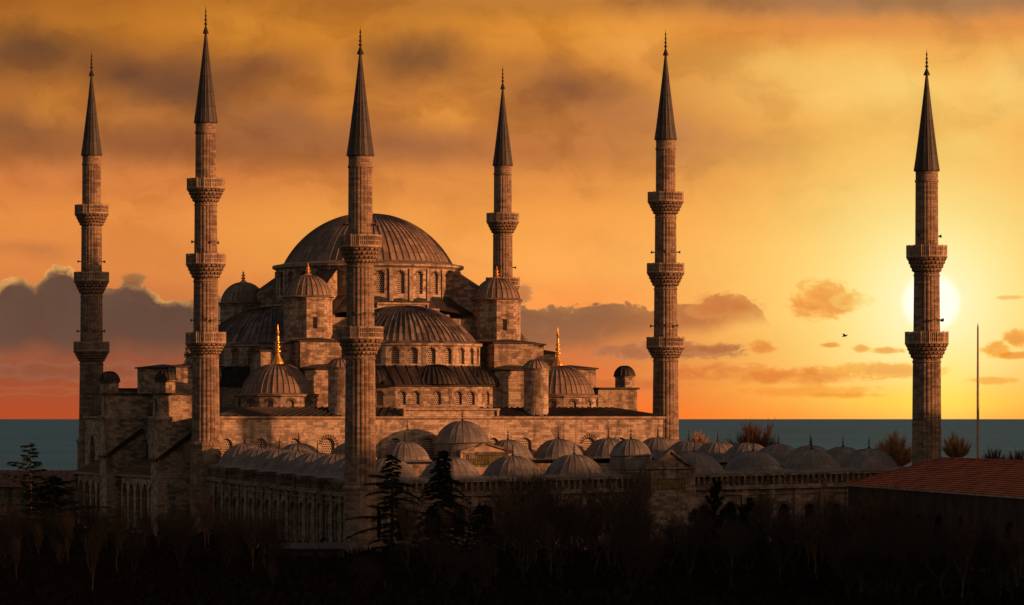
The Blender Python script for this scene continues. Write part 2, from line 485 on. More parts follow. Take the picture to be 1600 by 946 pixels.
def sea_mat():
    m, N, b = new_mat('sea_water')
    tc = N.n.new('ShaderNodeTexCoord')
    ob = tc.outputs['Object']
    v = N.vmath('MULTIPLY', ob, (0.0018, 0.0022, 1.0))
    n = N.noise(v, 1.0, 6.0, 0.62)
    n2 = N.noise(N.vmath('MULTIPLY', ob, (0.02, 0.03, 1.0)), 1.0, 4.0, 0.6)
    col = N.mix(N.sstep(n, 0.3, 0.7), (0.0, 0.095, 0.19, 1), (0.004, 0.185, 0.33, 1))
    N.l.new(col, b.inputs['Base Color'])
    b.inputs['Roughness'].default_value = 0.5
    b.inputs['Specular IOR Level'].default_value = 0.08
    bump = N.n.new('ShaderNodeBump')
    bump.inputs['Strength'].default_value = 0.4
    bump.inputs['Distance'].default_value = 3.0
    N.l.new(N.math('MULTIPLY_ADD', n2, 0.4, n), bump.inputs['Height'])
    N.l.new(bump.outputs[0], b.inputs['Normal'])
    return m


M['sea'] = sea_mat()
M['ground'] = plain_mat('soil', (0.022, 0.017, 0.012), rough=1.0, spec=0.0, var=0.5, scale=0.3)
M['added_shade_hill'] = plain_mat('added_slope', (0.022, 0.024, 0.013), rough=1.0, spec=0.0, var=0.5, scale=0.15)
M['house_tile'] = plain_mat('brown_tiles', (0.16, 0.085, 0.062), rough=0.9, var=0.45, scale=1.5)


# ------------------------------------------------------------------ mesh helpers
class MB:
    def __init__(self):
        self.v = []
        self.f = []
        self.uv = []
        self.mi = []

    def face(self, pts, uv=None, mi=0):
        i0 = len(self.v)
        self.v.extend([tuple(p) for p in pts])
        self.f.append(tuple(range(i0, i0 + len(pts))))
        if uv is None:
            n = Vector((0, 0, 0))
            for i in range(len(pts)):
                a, b = pts[i], pts[(i + 1) % len(pts)]
                n.x += (a[1] - b[1]) * (a[2] + b[2])
                n.y += (a[2] - b[2]) * (a[0] + b[0])
                n.z += (a[0] - b[0]) * (a[1] + b[1])
            if n.length > 1e-12:
                n.normalize()
            h = math.hypot(n.x, n.y)
            if h < 0.05:
                t = Vector((1, 0, 0))
                bb = Vector((0, 1, 0))
            else:
                t = Vector((-n.y / h, n.x / h, 0))
                bb = n.cross(t)
            off = 37.0 * abs(round(n.x * 7)) + 11.0 * abs(round(n.y * 5))
            uv = [(t.dot(Vector(p)) + off, bb.dot(Vector(p))) for p in pts]
        self.uv.append(uv)
        self.mi.append(mi)

    def box(self, x0, x1, y0, y1, z0, z1, mi=0, bottom=False):
        a = [(x0, y0, z0), (x1, y0, z0), (x1, y1, z0), (x0, y1, z0), (x0, y0, z1), (x1, y0, z1), (x1, y1, z1), (x0, y1, z1)]
        for q in ((0, 1, 5, 4), (1, 2, 6, 5), (2, 3, 7, 6), (3, 0, 4, 7), (4, 5, 6, 7)):
            self.face([a[i] for i in q], mi=mi)
        if bottom:
            self.face([a[i] for i in (3, 2, 1, 0)], mi=mi)

    def prism(self, poly, z0, z1, mi=0, cap=True, bottom=False):
        """poly CCW (x,y)"""
        n = len(poly)
        for i in range(n):
            a, b = poly[i], poly[(i + 1) % n]
            self.face([(a[0], a[1], z0), (b[0], b[1], z0), (b[0], b[1], z1), (a[0], a[1], z1)], mi=mi)
        if cap:
            self.face([(p[0], p[1], z1) for p in poly], mi=mi)
        if bottom:
            self.face([(p[0], p[1], z0) for p in reversed(poly)], mi=mi)

    def bar(self, p, q, w, h=None, mi=0):
        """a box beam from p to q, square section w x h (h vertical-ish)"""
        h = h or w
        p, q = Vector(p), Vector(q)
        d = (q - p)
        if d.length < 1e-6:
            return
        d.normalize()
        up = Vector((0, 0, 1)) if abs(d.z) < 0.95 else Vector((1, 0, 0))
        s = d.cross(up).normalized()
        u = s.cross(d).normalized()
        c = []
        for base in (p, q):
            for (i, j) in ((-1, -1), (1, -1), (1, 1), (-1, 1)):
                c.append(base + s * (i * w / 2) + u * (j * h / 2))
        for k in ((0, 1, 5, 4), (1, 2, 6, 5), (2, 3, 7, 6), (3, 0, 4, 7), (3, 2, 1, 0), (4, 5, 6, 7)):
            self.face([c[i] for i in k], mi=mi)

    def tube(self, pts, rad, n=4, mi=0):
        rings = []
        for i, p in enumerate(pts):
            p = Vector(p)
            a = Vector(pts[max(0, i - 1)])
            b = Vector(pts[min(len(pts) - 1, i + 1)])
            d = (b - a)
            if d.length < 1e-9:
                d = Vector((0, 0, 1))
            d.normalize()
            up = Vector((0, 0, 1)) if abs(d.z) < 0.9 else Vector((1, 0, 0))
            s = d.cross(up).normalized()
            u = s.cross(d)
            rings.append([p + (s * math.cos(2 * PI * k / n) + u * math.sin(2 * PI * k / n)) * rad[i] for k in range(n)])
        i0 = len(self.v)
        for rg in rings:
            self.v.extend([tuple(p) for p in rg])
        for i in range(len(rings) - 1):
            for k in range(n):
                k2 = (k + 1) % n
                self.f.append((i0 + i * n + k, i0 + i * n + k2, i0 + (i + 1) * n + k2, i0 + (i + 1) * n + k))
                self.uv.append([(k / n, i), ((k + 1) / n, i), ((k + 1) / n, i + 1), (k / n, i + 1)])
                self.mi.append(mi)

    def lathe(self, prof, n, cx=0, cy=0, flute=None, a0=0.0, a1=2 * PI, uscale=None, mi=0, phase=None):
        """prof: list of (r, z) going UP the outside. phase: list of angular fractions per cell (ribs)"""
        full = abs(a1 - a0 - 2 * PI) < 1e-6
        cnt = n if full else n + 1
        angs = [a0 + (a1 - a0) * i / n for i in range(n + 1)]
        grid = []
        ln = 0.0
        lens = []
        for j, (r, z) in enumerate(prof):
            if j:
                ln += math.hypot(r - prof[j - 1][0], z - prof[j - 1][1])
            lens.append(ln)
            row = []
            for i in range(cnt):
                rr, zz = (r, z)
                if flute:
                    rr = flute(r, z, i)
                row.append((cx + rr * math.cos(angs[i]), cy + rr * math.sin(angs[i]), zz))
            grid.append(row)
        i0 = len(self.v)
        for row in grid:
            self.v.extend(row)
        rm = max(p[0] for p in prof)
        us = uscale if uscale is not None else rm
        for j in range(len(prof) - 1):
            for i in range(n):
                i2 = (i + 1) % cnt
                self.f.append((i0 + j * cnt + i, i0 + j * cnt + i2, i0 + (j + 1) * cnt + i2, i0 + (j + 1) * cnt + i))
                self.uv.append([(angs[i] * us, lens[j]), (angs[i + 1] * us, lens[j]), (angs[i + 1] * us, lens[j + 1]), (angs[i] * us, lens[j + 1])])
                self.mi.append(mi)

    def dome(self, Rb, H, nrib, z0, cx=0, cy=0, rib=0.09, a0=0.0, a1=2 * PI, rings=14, skirt=0.35, mi=0):
        """ribbed lead dome: a spherical cap of base radius Rb and height H with raised seams"""
        Rs = (Rb * Rb + H * H) / (2 * H)
        zc = H - Rs
        t0 = math.asin(max(-1, min(1, -zc / Rs)))
        prof = []
        if skirt > 0:
            prof.append((Rb + skirt, z0 - skirt * 0.45, 0.5))
        for j in range(rings + 1):
            t = t0 + (PI / 2 - t0) * j / rings
            prof.append((max(0.02, Rs * math.cos(t)), z0 + zc + Rs * math.sin(t), 1.0))
        nr = max(4, int(round(nrib * (a1 - a0) / (2 * PI))))
        ph = (0.0, 0.10, 0.5, 0.90)
        off = (1.0, 0.0, -0.15, 0.0)
        full = abs(a1 - a0 - 2 * PI) < 1e-6
        cells = []
        for i in range(nr):
            for k in range(4):
                cells.append((i + ph[k], off[k]))
        if not full:
            cells.append((nr, 1.0))
        cnt = len(cells)
        i0 = len(self.v)
        ln = 0.0
        lens = []
        for j, (r, z, w) in enumerate(prof):
            if j:
                ln += math.hypot(r - prof[j - 1][0], z - prof[j - 1][1])
            lens.append(ln)
            fade = min(1.0, r / (0.3 * Rb)) * w
            # outward normal of the cap
            nx, nz = (r / Rs, (z - z0 - zc) / Rs) if w == 1.0 else (0.4, 0.9)
            for (u, o) in cells:
                an = a0 + (a1 - a0) * u / nr
                dr = o * rib * fade
                rr = r + dr * nx
                self.v.append((cx + rr * math.cos(an), cy + rr * math.sin(an), z + dr * nz))
        seg = cnt if full else cnt - 1
        for j in range(len(prof) - 1):
            for i in range(seg):
                i2 = (i + 1) % cnt
                u0 = cells[i][0]
                u1 = cells[i + 1][0] if i + 1 < cnt else nr
                self.f.append((i0 + j * cnt + i, i0 + j * cnt + i2, i0 + (j + 1) * cnt + i2, i0 + (j + 1) * cnt + i))
                self.uv.append([(u0, lens[j]), (u1, lens[j]), (u1, lens[j + 1]), (u0, lens[j + 1])])
                self.mi.append(mi)


def obj(name, mb, mats, parent=None, loc=None, rz=0.0, smooth=False):
    me = bpy.data.meshes.new(name)
    me.from_pydata(mb.v, [], mb.f)
    uvl = me.uv_layers.new(name="UVMap")
    flat = []
    for u in mb.uv:
        for p in u:
            flat.append(p[0])
            flat.append(p[1])
    uvl.data.foreach_set('uv', flat)
    if not isinstance(mats, (list, tuple)):
        mats = [mats]
    for m in mats:
        me.materials.append(m)
    if len(mats) > 1:
        me.polygons.foreach_set('material_index', mb.mi)
    if smooth:
        me.polygons.foreach_set('use_smooth', [True] * len(me.polygons))
    me.update()
    o = bpy.data.objects.new(name, me)
    COL.objects.link(o)
    if parent is not None:
        o.parent = parent
    if loc is not None:
        o.location = loc
    o.rotation_euler = (0, 0, rz)
    return o


def tag(o, label, cat, group=None, kind=None):
    if label:
        o['label'] = label
    if cat:
        o['category'] = cat
    if group:
        o['group'] = group
    if kind:
        o['kind'] = kind
    return o


def empty(name, loc, rz=0.0):
    o = bpy.data.objects.new(name, None)
    o.empty_display_size = 1.0
    o.location = loc
    o.rotation_euler = (0, 0, rz)
    COL.objects.link(o)
    return o


def structure(o):
    o['kind'] = 'structure'
    return o


def copy_tree(o, parent=None):
    c = o.copy()
    COL.objects.link(c)
    if parent is not None:
        c.parent = parent
    for ch in list(o.children):
        copy_tree(ch, c)
    return c


def at(px, d, py=None):
    """photo position + distance -> world x, y (and height)"""
    x = (px - 800.0) * d / FPX
    if py is None:
        return (x, d)
    return (x, d, EYE + (653.0 - py) * d / FPX)


def arch_pts(w, zs, cxs, pointed=False, n=10, rise=None):
    """points of an arch from its left springing to its right one, in (s, z)"""
    pts = []
    r = w / 2
    if not pointed:
        for i in range(n + 1):
            t = PI - PI * i / n
            pts.append((cxs + r * math.cos(t), zs + (rise or r) * math.sin(t)))
    else:
        rr = w * 0.8
        half = []
        tt = math.acos((rr - r) / rr)
        for i in range(n // 2 + 1):
            t = tt * i / (n // 2)
            half.append((cxs - r + rr - rr * math.cos(t), zs + rr * math.sin(t)))
        pts = half + [(2 * cxs - s, z) for s, z in reversed(half[:-1])]
    return pts


def bay(mb, P0, P1, z0, z1, win=None, parent=None, pane_mat=None, mi=0):
    """one stretch of wall from P0 to P1 (outside on the right-hand side), with an arched opening cut through it"""
    P0 = Vector((P0[0], P0[1]))
    P1 = Vector((P1[0], P1[1]))
    L = (P1 - P0).length
    t = (P1 - P0) / L
    nrm = Vector((t.y, -t.x))

    def W(s, z, dep=0.0):
        p = P0 + t * s - nrm * dep
        return (p.x, p.y, z)
    if not win:
        mb.face([W(0, z0), W(L, z0), W(L, z1), W(0, z1)], mi=mi)
        return
    w, sill, spring = win['w'], win['sill'], win['spring']
    dep = win.get('depth', 0.35)
    c = win.get('c', 0.5) * L
    s0, s1 = c - w / 2, c + w / 2
    ap = arch_pts(w, spring, c, win.get('pointed', False), win.get('n', 10))
    mb.face([W(0, z0), W(s0, z0), W(s0, z1), W(0, z1)], mi=mi)
    mb.face([W(s1, z0), W(L, z0), W(L, z1), W(s1, z1)], mi=mi)
    if sill > z0:
        mb.face([W(s0, z0), W(s1, z0), W(s1, sill), W(s0, sill)], mi=mi)
    mbl = [(s0, spring)] + ap[1:-1] + [(s1, spring)]
    for i in range(len(mbl) - 1):
        a, b = mbl[i], mbl[i + 1]
        mb.face([W(a[0], a[1]), W(b[0], b[1]), W(b[0], z1), W(a[0], z1)], mi=mi)
    loop = [(s0, sill)] + mbl + [(s1, sill)]
    for i in range(len(loop)):
        a, b = loop[i], loop[(i + 1) % len(loop)]
        mb.face([W(a[0], a[1]), W(a[0], a[1], dep), W(b[0], b[1], dep), W(b[0], b[1])], mi=mi)
    if win.get('pane', True):
        wm = MB()
        pts = [W(a[0], a[1], dep - 0.04) for a in reversed(loop)]
        wm.face(pts, [(a[0] + 50, a[1]) for a in reversed(loop)], 0)
        # sill slab
        if win.get('sillslab', False):
            for (za, zb) in ((sill - 0.18, sill),):
                a, b = s0 - 0.12, s1 + 0.12
                wm.face([W(a, za, -0.1), W(b, za, -0.1), W(b, zb, -0.1), W(a, zb, -0.1)], mi=1)
                wm.face([W(a, zb, -0.1), W(b, zb, -0.1), W(b, zb, 0.0), W(a, zb, 0.0)], mi=1)
        vs = win.get('vous', 0)
        if vs:
            nv = win.get('nv', 9)
            for i in range(nv):
                ta = PI - PI * (i + 0.22) / nv
                tb = PI - PI * (i + 0.78) / nv
                r0, r1 = w / 2 * 1.0, w / 2 + vs
                q = []
                for (rr, tt) in ((r0, ta), (r1, ta), (r1, tb), (r0, tb)):
                    q.append((c + rr * math.cos(tt), spring + rr * math.sin(tt)))
                wm.face([W(s, z, -0.04) for s, z in reversed(q)], mi=2)
                for k in range(4):
                    a, b = q[k], q[(k + 1) % 4]
                    wm.face([W(a[0], a[1], -0.04), W(b[0], b[1], -0.04), W(b[0], b[1], 0.0), W(a[0], a[1], 0.0)], mi=2)
        obj('window', wm, [pane_mat or M['lattice'], M['trim'], M['trim_dark']], parent)


def ngon(n, r, ph=0.0, cx=0, cy=0):
    return [(cx + r * math.cos(ph + 2 * PI * i / n), cy + r * math.sin(ph + 2 * PI * i / n)) for i in range(n)]


def finial(mb, H, r, z0, cx=0, cy=0, tiers=3, n=10):
    """alem: a bell, a stem with bulbs and a pointed top"""
    prof = [(r * 1.5, z0), (r * 1.35, z0 + 0.05 * H), (r * 0.9, z0 + 0.14 * H), (r * 0.38, z0 + 0.26 * H)]
    z = z0 + 0.28 * H
    dz = 0.44 * H / tiers
    for i in range(tiers):
        s = 1.0 - 0.2 * i
        prof += [(r * 0.3, z), (r * 0.78 * s, z + dz * 0.3), (r * 0.78 * s, z + dz * 0.5), (r * 0.3, z + dz * 0.78)]
        z += dz
    prof += [(r * 0.2, z), (r * 0.42, z + 0.07 * H), (r * 0.16, z + 0.14 * H), (r * 0.1, z + 0.2 * H), (0.01, z0 + H)]
    mb.lathe(prof, n, cx, cy)
    return mb


# ------------------------------------------------------------------ ground, sea, added hillside
g = MB()
xs = [-6000, -900, -300, -100, 0, 100, 300, 900, 6000]
ys = [(-600, 0), (0, 0), (300, 0), (450, 0), (640, 0), (760, -10), (900, -26)]
for i in range(len(xs) - 1):
    for j in range(len(ys) - 1):
        g.face([(xs[i], ys[j][0], ys[j][1]), (xs[i + 1], ys[j][0], ys[j][1]), (xs[i + 1], ys[j + 1][0], ys[j + 1][1]), (xs[i], ys[j + 1][0], ys[j + 1][1])])
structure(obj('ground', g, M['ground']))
s = MB()
s.face([(-60000, 700, -20), (60000, 700, -20), (60000, 90000, -20), (-60000, 90000, -20)])
structure(obj('sea', s, M['sea']))
# invented rise out of view, added to shade the courtyard and foreground
rnd = random.Random(5)
h = MB()
nx, ny = 16, 76
gp = {}
for i in range(nx + 1):
    for j in range(ny + 1):
        x = 96 + 160 * i / nx
        y = 110 + 500 * j / ny
        e = max(0.0, math.sin(PI * min(1.0, max(0.0, (x - 96) / 160)))) ** 0.6
        edge = min(1.0, j / 6.0, (ny - j) / 6.0)
        hh = 36.0 + 20.0 * max(0.0, min(1.0, (398 - y) / 60.0))
        z = hh * e * edge + (rnd.uniform(-2.2, 2.2) * e if 0 < i < nx else 0)
        x += max(0.0, (y - 520) * 0.16)
        gp[i, j] = (x, y, max(-0.5, z - 0.3))
for i in range(nx):
    for j in range(ny):
        h.face([gp[i, j], gp[i + 1, j], gp[i + 1, j + 1], gp[i, j + 1]])
structure(obj('added_shade_hill', h, M['added_shade_hill']))


# ------------------------------------------------------------------ minarets
def balcony_meshes(rs, rp, hz, hc):
    """corbel of stalactite tiers from shaft radius rs out to rp (height hc) and a pierced parapet of height hz; z=0 is the floor"""
    c = MB()
    tiers = 4
    nseg = 48
    for k in range(tiers):
        f0 = k / tiers
        f1 = (k + 1) / tiers
        r0 = rs + (rp - rs) * f0 ** 0.85 + 0.04
        r1 = rs + (rp - rs) * f1 ** 0.85
        za, zb = -hc + hc * f0, -hc + hc * f1
        # toothed ring
        for i in range(24):
            am = 2 * PI * (i + (0.5 if k % 2 else 0.0)) / 24
            hw = 2 * PI / 24 * 0.33
            pts = []
            for (rr, zz) in ((r0 - 0.05, za + 0.05), (r1, za + (zb - za) * 0.45), (r1, zb)):
                pts.append(((rr * math.cos(am - hw), rr * math.sin(am - hw), zz), (rr * math.cos(am + hw), rr * math.sin(am + hw), zz)))
            for q in range(2):
                c.face([pts[q][0], pts[q][1], pts[q + 1][1], pts[q + 1][0]])
            inn = []
            for zz in (za + 0.05, za + (zb - za) * 0.45, zb):
                inn.append(((r0 - .12) * math.cos(am - hw), (r0 - .12) * math.sin(am - hw), zz))
            c.face([inn[0], pts[0][0], pts[1][0], inn[1]])
            c.face([inn[1], pts[1][0], pts[2][0], inn[2]])
            inn2 = []
            for zz in (za + 0.05, za + (zb - za) * 0.45, zb):
                inn2.append(((r0 - .12) * math.cos(am + hw), (r0 - .12) * math.sin(am + hw), zz))
            c.face([pts[0][1], inn2[0], inn2[1], pts[1][1]])
            c.face([pts[1][1], inn2[1], inn2[2], pts[2][1]])
        c.lathe([(r0 - 0.1, za - 0.02), (r0 - 0.06, zb - 0.08), (r1 + 0.02, zb - 0.08), (r1 + 0.03, zb + 0.02)], nseg)
    c.lathe([(rp + 0.02, -0.08), (rp + 0.12, -0.05), (rp + 0.12, 0.1), (rs * 0.8, 0.1)], nseg)
    p = MB()
    ns = 16
    for i in range(ns):
        a0, a1 = 2 * PI * i / ns, 2 * PI * (i + 1) / ns
        q0 = Vector((rp * math.cos(a0), rp * math.sin(a0), 0))
        q1 = Vector((rp * math.cos(a1), rp * math.sin(a1), 0))
        z = Vector((0, 0, 1))
        p.bar(q0 + z * 0.1, q0 + z * (hz + 0.06), 0.17)
        for (zz, hh) in ((0.2, 0.2), (hz - 0.1, 0.2), (0.2 + (hz - 0.3) * 0.5, 0.1)):
            p.bar(q0 + z * zz, q1 + z * zz, 0.14, hh)
        for k in (1, 2, 3):
            m = q0.lerp(q1, k / 4)
            p.bar(m + z * 0.2, m + z * (hz - 0.15), 0.12, 0.12)
        qa, qb = q0 * 0.965, q1 * 0.965
        p.face([tuple(qa + z * 0.12), tuple(qb + z * 0.12), tuple(qb + z * (hz * 0.86)), tuple(qa + z * (hz * 0.86))])
    return c, p


def fluted(n_fl, depth):
    def f(r, z, i):
        return r * (1.0 - depth * (1.0 if i % 4 == 0 else (0.25 if i % 2 else -0.0)))
    return f


def make_minaret(spec):
    root = empty('minaret', (0, 0, 0))
    # base
    b = MB()
    rb = spec['rb']
    b.lathe([(rb, 0), (rb * 0.98, spec['zb'] - 0.5), (rb * 1.04, spec['zb'] - 0.35), (rb * 1.07, spec['zb'] - 0.05), (rb * 1.0, spec['zb'] + 0.15), (rb * .9, spec['zb'] + 0.2)], 12)
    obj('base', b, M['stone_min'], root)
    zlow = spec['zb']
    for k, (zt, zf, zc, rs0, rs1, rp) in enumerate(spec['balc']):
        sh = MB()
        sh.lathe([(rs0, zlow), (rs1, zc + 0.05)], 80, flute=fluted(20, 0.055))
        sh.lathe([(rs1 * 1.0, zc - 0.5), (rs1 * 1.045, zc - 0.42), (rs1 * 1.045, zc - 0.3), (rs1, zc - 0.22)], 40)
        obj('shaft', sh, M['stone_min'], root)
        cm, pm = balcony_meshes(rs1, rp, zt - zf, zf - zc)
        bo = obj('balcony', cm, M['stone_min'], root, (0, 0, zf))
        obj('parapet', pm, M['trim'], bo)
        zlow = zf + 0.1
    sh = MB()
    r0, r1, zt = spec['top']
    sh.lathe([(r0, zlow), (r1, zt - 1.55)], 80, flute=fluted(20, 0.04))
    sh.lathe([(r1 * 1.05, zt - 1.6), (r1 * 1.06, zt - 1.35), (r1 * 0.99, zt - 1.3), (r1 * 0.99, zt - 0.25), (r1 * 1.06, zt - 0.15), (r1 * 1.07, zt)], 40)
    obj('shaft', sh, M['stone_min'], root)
    sp = MB()
    zs = spec['tip']
    nrib = 16
    prof = [(r1 * 1.13, zt - 0.12), (r1 * 1.12, zt + 0.1)]
    for i in range(1, 9):
        f = i / 8
        prof.append((r1 * 1.10 * (1 - f) + 0.14 * f - 0.06 * math.sin(PI * f), zt + 0.1 + (zs - zt) * f))
    sp.lathe(prof, nrib * 4, flute=lambda r, z, i: r + (0.05 * min(1, r) if i % 4 == 0 else 0.0), uscale=16 / (2 * PI))
    sp.face([(r1 * 1.1 * math.cos(-2 * PI * i / 24), r1 * 1.1 * math.sin(-2 * PI * i / 24), zt - 0.1) for i in range(24)])
    obj('spire', sp, M['lead_spire'], root)
    fm = finial(MB(), spec['fin'] - zs + 0.2, 0.3, zs - 0.1, tiers=3, n=8)
    obj('finial', fm, M['iron'], root)
    # loudspeakers stand on the balconies, above the parapets
    for (zz, rr, angs) in spec['horns']:
        for an in angs:
            hm = MB()
            d = Vector((math.cos(an), math.sin(an), 0))
            p = d * rr
            hm.tube([p, p + d * 0.25, p + d * 0.5], [0.07, 0.1, 0.24], 8)
            hm.tube([p + d * 0.48, p + d * 0.46], [0.22, 0.02], 8)
            hm.tube([p - d * 0.45, p], [0.05, 0.07], 5)
            obj('loudspeaker', hm, M['speaker'], root, (0, 0, zz))
    return root


HA = [R(-20), R(-75), R(-110), R(-170), R(20)]
spec3 = dict(rb=2.3, zb=13.4, balc=[(29.1, 27.5, 25.9, 2.02, 1.86, 2.78), (40.2, 38.7, 36.7, 1.80, 1.72, 2.72), (50.9, 49.4, 47.5, 1.66, 1.6, 2.6)],
             top=(1.5, 1.46, 58.9), tip=71.6, fin=75.4,
             horns=[(30.8, 1.85, HA[:4]), (41.9, 1.72, [HA[1], HA[3], HA[4]])])
spec2 = dict(rb=2.12, zb=8.3, balc=[(28.4, 26.8, 24.8, 2.0, 1.86, 2.8), (39.9, 38.3, 36.3, 1.8, 1.7, 2.62)],
             top=(1.55, 1.5, 49.95), tip=62.7, fin=66.0,
             horns=[(30.0, 1.9, HA[:3]), (41.2, 1.7, [HA[0], HA[3], HA[4]])])
m3 = make_minaret(spec3)
m2 = make_minaret(spec2)
MIN = [
    (m3, at(143, 567.6), 'three-balcony stone minaret rising beside the pointed-arch side gallery, sea behind its base'),
    (None, at(321.5, 505.0), 'three-balcony stone minaret at the hall corner beside the buttress pier with a domed turret'),
    (None, at(785.5, 590.5), 'three-balcony minaret half hidden behind the domed tower and the main dome'),
    (None, at(1040, 535.5), 'three-balcony stone minaret at the hall corner, clear of the domes against orange sky'),
]
for i, (o, p, lab) in enumerate(MIN):
    o = o or copy_tree(m3)
    o.location = (p[0], p[1], 0)
    o.rotation_euler = (0, 0, R((0, 22.5, 67.5, -22.5)[i]))
    tag(o, lab, 'minaret', 'minarets of the mosque')
p = at(563, 446.6)
m2.location = (p[0], p[1], 0)
tag(m2, 'two-balcony stone minaret standing in front of the main dome at the courtyard corner', 'minaret', 'minarets of the mosque')
mo = copy_tree(m2)
p = at(1448, 474.0)
mo.location = (p[0], p[1], 0)
mo.rotation_euler = (0, 0, R(45))
tag(mo, 'two-balcony stone minaret in front of the setting sun, beside the red tiled roof', 'minaret', 'minarets of the mosque')

# ------------------------------------------------------------------ the prayer hall
TH = math.atan2(0.3858, 0.9226)
hall = empty('mosque', (-22.2, 549.5, 0), TH)
tag(hall, 'great stone mosque hall with cascading ribbed lead domes and golden finials', 'mosque')


def windowed(poly_pts, z0, z1, specs, parent_mb, holder, pane=None):
    pass


def cornice(mb, poly, z, h=0.3, out=0.35, mi=0, closed=True):
    """a projecting moulding along a CCW outline"""
    n = len(poly)
    cx = sum(p[0] for p in poly) / n
    cy = sum(p[1] for p in poly) / n
    o = []
    for p in poly:
        d = math.hypot(p[0] - cx, p[1] - cy)
        o.append((cx + (p[0] - cx) * (1 + out / d * 1.2), cy + (p[1] - cy) * (1 + out / d * 1.2)))
    rng = range(n) if closed else range(n - 1)
    for i in rng:
        j = (i + 1) % n
        a, b, A, B = poly[i], poly[j], o[i], o[j]
        mb.face([(a[0], a[1], z - h * 0.8), (b[0], b[1], z - h * 0.8), (B[0], B[1], z), (A[0], A[1], z)], mi=mi)
        mb.face([(A[0], A[1], z), (B[0], B[1], z), (B[0], B[1], z + h * 0.6), (A[0], A[1], z + h * 0.6)], mi=mi)
        mb.face([(A[0], A[1], z + h * 0.6), (B[0], B[1], z + h * 0.6), (b[0], b[1], z + h * 0.8), (a[0], a[1], z + h * 0.8)], mi=mi)


# main walls
HU, HV0, HV1 = 36.0, -32.0, 32.0
HT = 16.9
wall = MB()
wo = obj('hall_wall', MB(), M['stone_pale'], hall)
nb = 14
for i in range(nb):
    u0 = -HU + 2 * HU * i / nb
    u1 = -HU + 2 * HU * (i + 1) / nb
    bay(wall, (u0, HV0), (u1, HV0), 0, HT, dict(w=1.9, sill=10.6, spring=13.1, vous=0.55 if i in (3, 7, 11) else 0, nv=11, depth=0.4), wo, M['lattice_pale'])
bay(wall, (HU, HV0), (HU, HV1), 0, HT)
bay(wall, (HU, HV1), (-HU, HV1), 0, HT)
vs = [32, 24, 16, 8.5, 3, -4.5, -12, -19.5, -27, -32]
for i in range(len(vs) - 1):
    a, b = vs[i], vs[i + 1]
    if abs(a - b) > 6.5:
        bay(wall, (-HU, a), (-HU, b), 0, HT, dict(w=2.8, sill=9.4, spring=12.2, pointed=True, depth=0.7, n=12), wo, M['hole'])
    else:
        bay(wall, (-HU, a), (-HU, b), 0, HT)
# raised middle of the front wall
wall.box(-6.2, 8.2, HV0 - 0.06, HV0 + 0.9, HT - 0.02, 18.1)
old = wo.data
tmp = obj('hall_wall_tmp', wall, M['stone_pale'])
wo.data = tmp.data
wo.data.name = 'hall_wall'
bpy.data.objects.remove(tmp)
bpy.data.meshes.remove(old)
cm = MB()
cornice(cm, [(-HU, HV0), (HU, HV0), (HU, HV1), (-HU, HV1)], HT + 0.05, 0.34, 0.4)
cm.box(-6.6, 8.6, HV0 - 0.5, HV0 + 1.1, 18.1, 18.36)
cm.box(-6.5, -6.15, HV0 - 0.35, HV0 + 0.95, HT + 0.3, 18.1)
cm.box(8.15, 8.5, HV0 - 0.35, HV0 + 0.95, HT + 0.3, 18.1)
obj('cornice', cm, M['trim'], hall)
rf = MB()
a = [(-HU, HV0), (HU, HV0), (HU, HV1), (-HU, HV1)]
b = [(-28.5, -28.6), (28.5, -28.6), (28.5, 28.6), (-28.5, 28.6)]
for i in range(4):
    j = (i + 1) % 4
    rf.face([(a[i][0], a[i][1], HT + 0.33), (a[j][0], a[j][1], HT + 0.33), (b[j][0], b[j][1], 18.5), (b[i][0], b[i][1], 18.5)])
rf.face([(p[0], p[1], 18.5) for p in b])
# standing seams on the front slope
for i in range(60):
    u = -35.5 + i * 71 / 59
    f = u * 28.5 / 36
    if not (-6.8 < u < 8.8):
        rf.bar((u, HV0 - 0.1, HT + 0.40), (f, -28.6, 18.57), 0.12, 0.14)
obj('roof', rf, M['lead_dark'], hall)

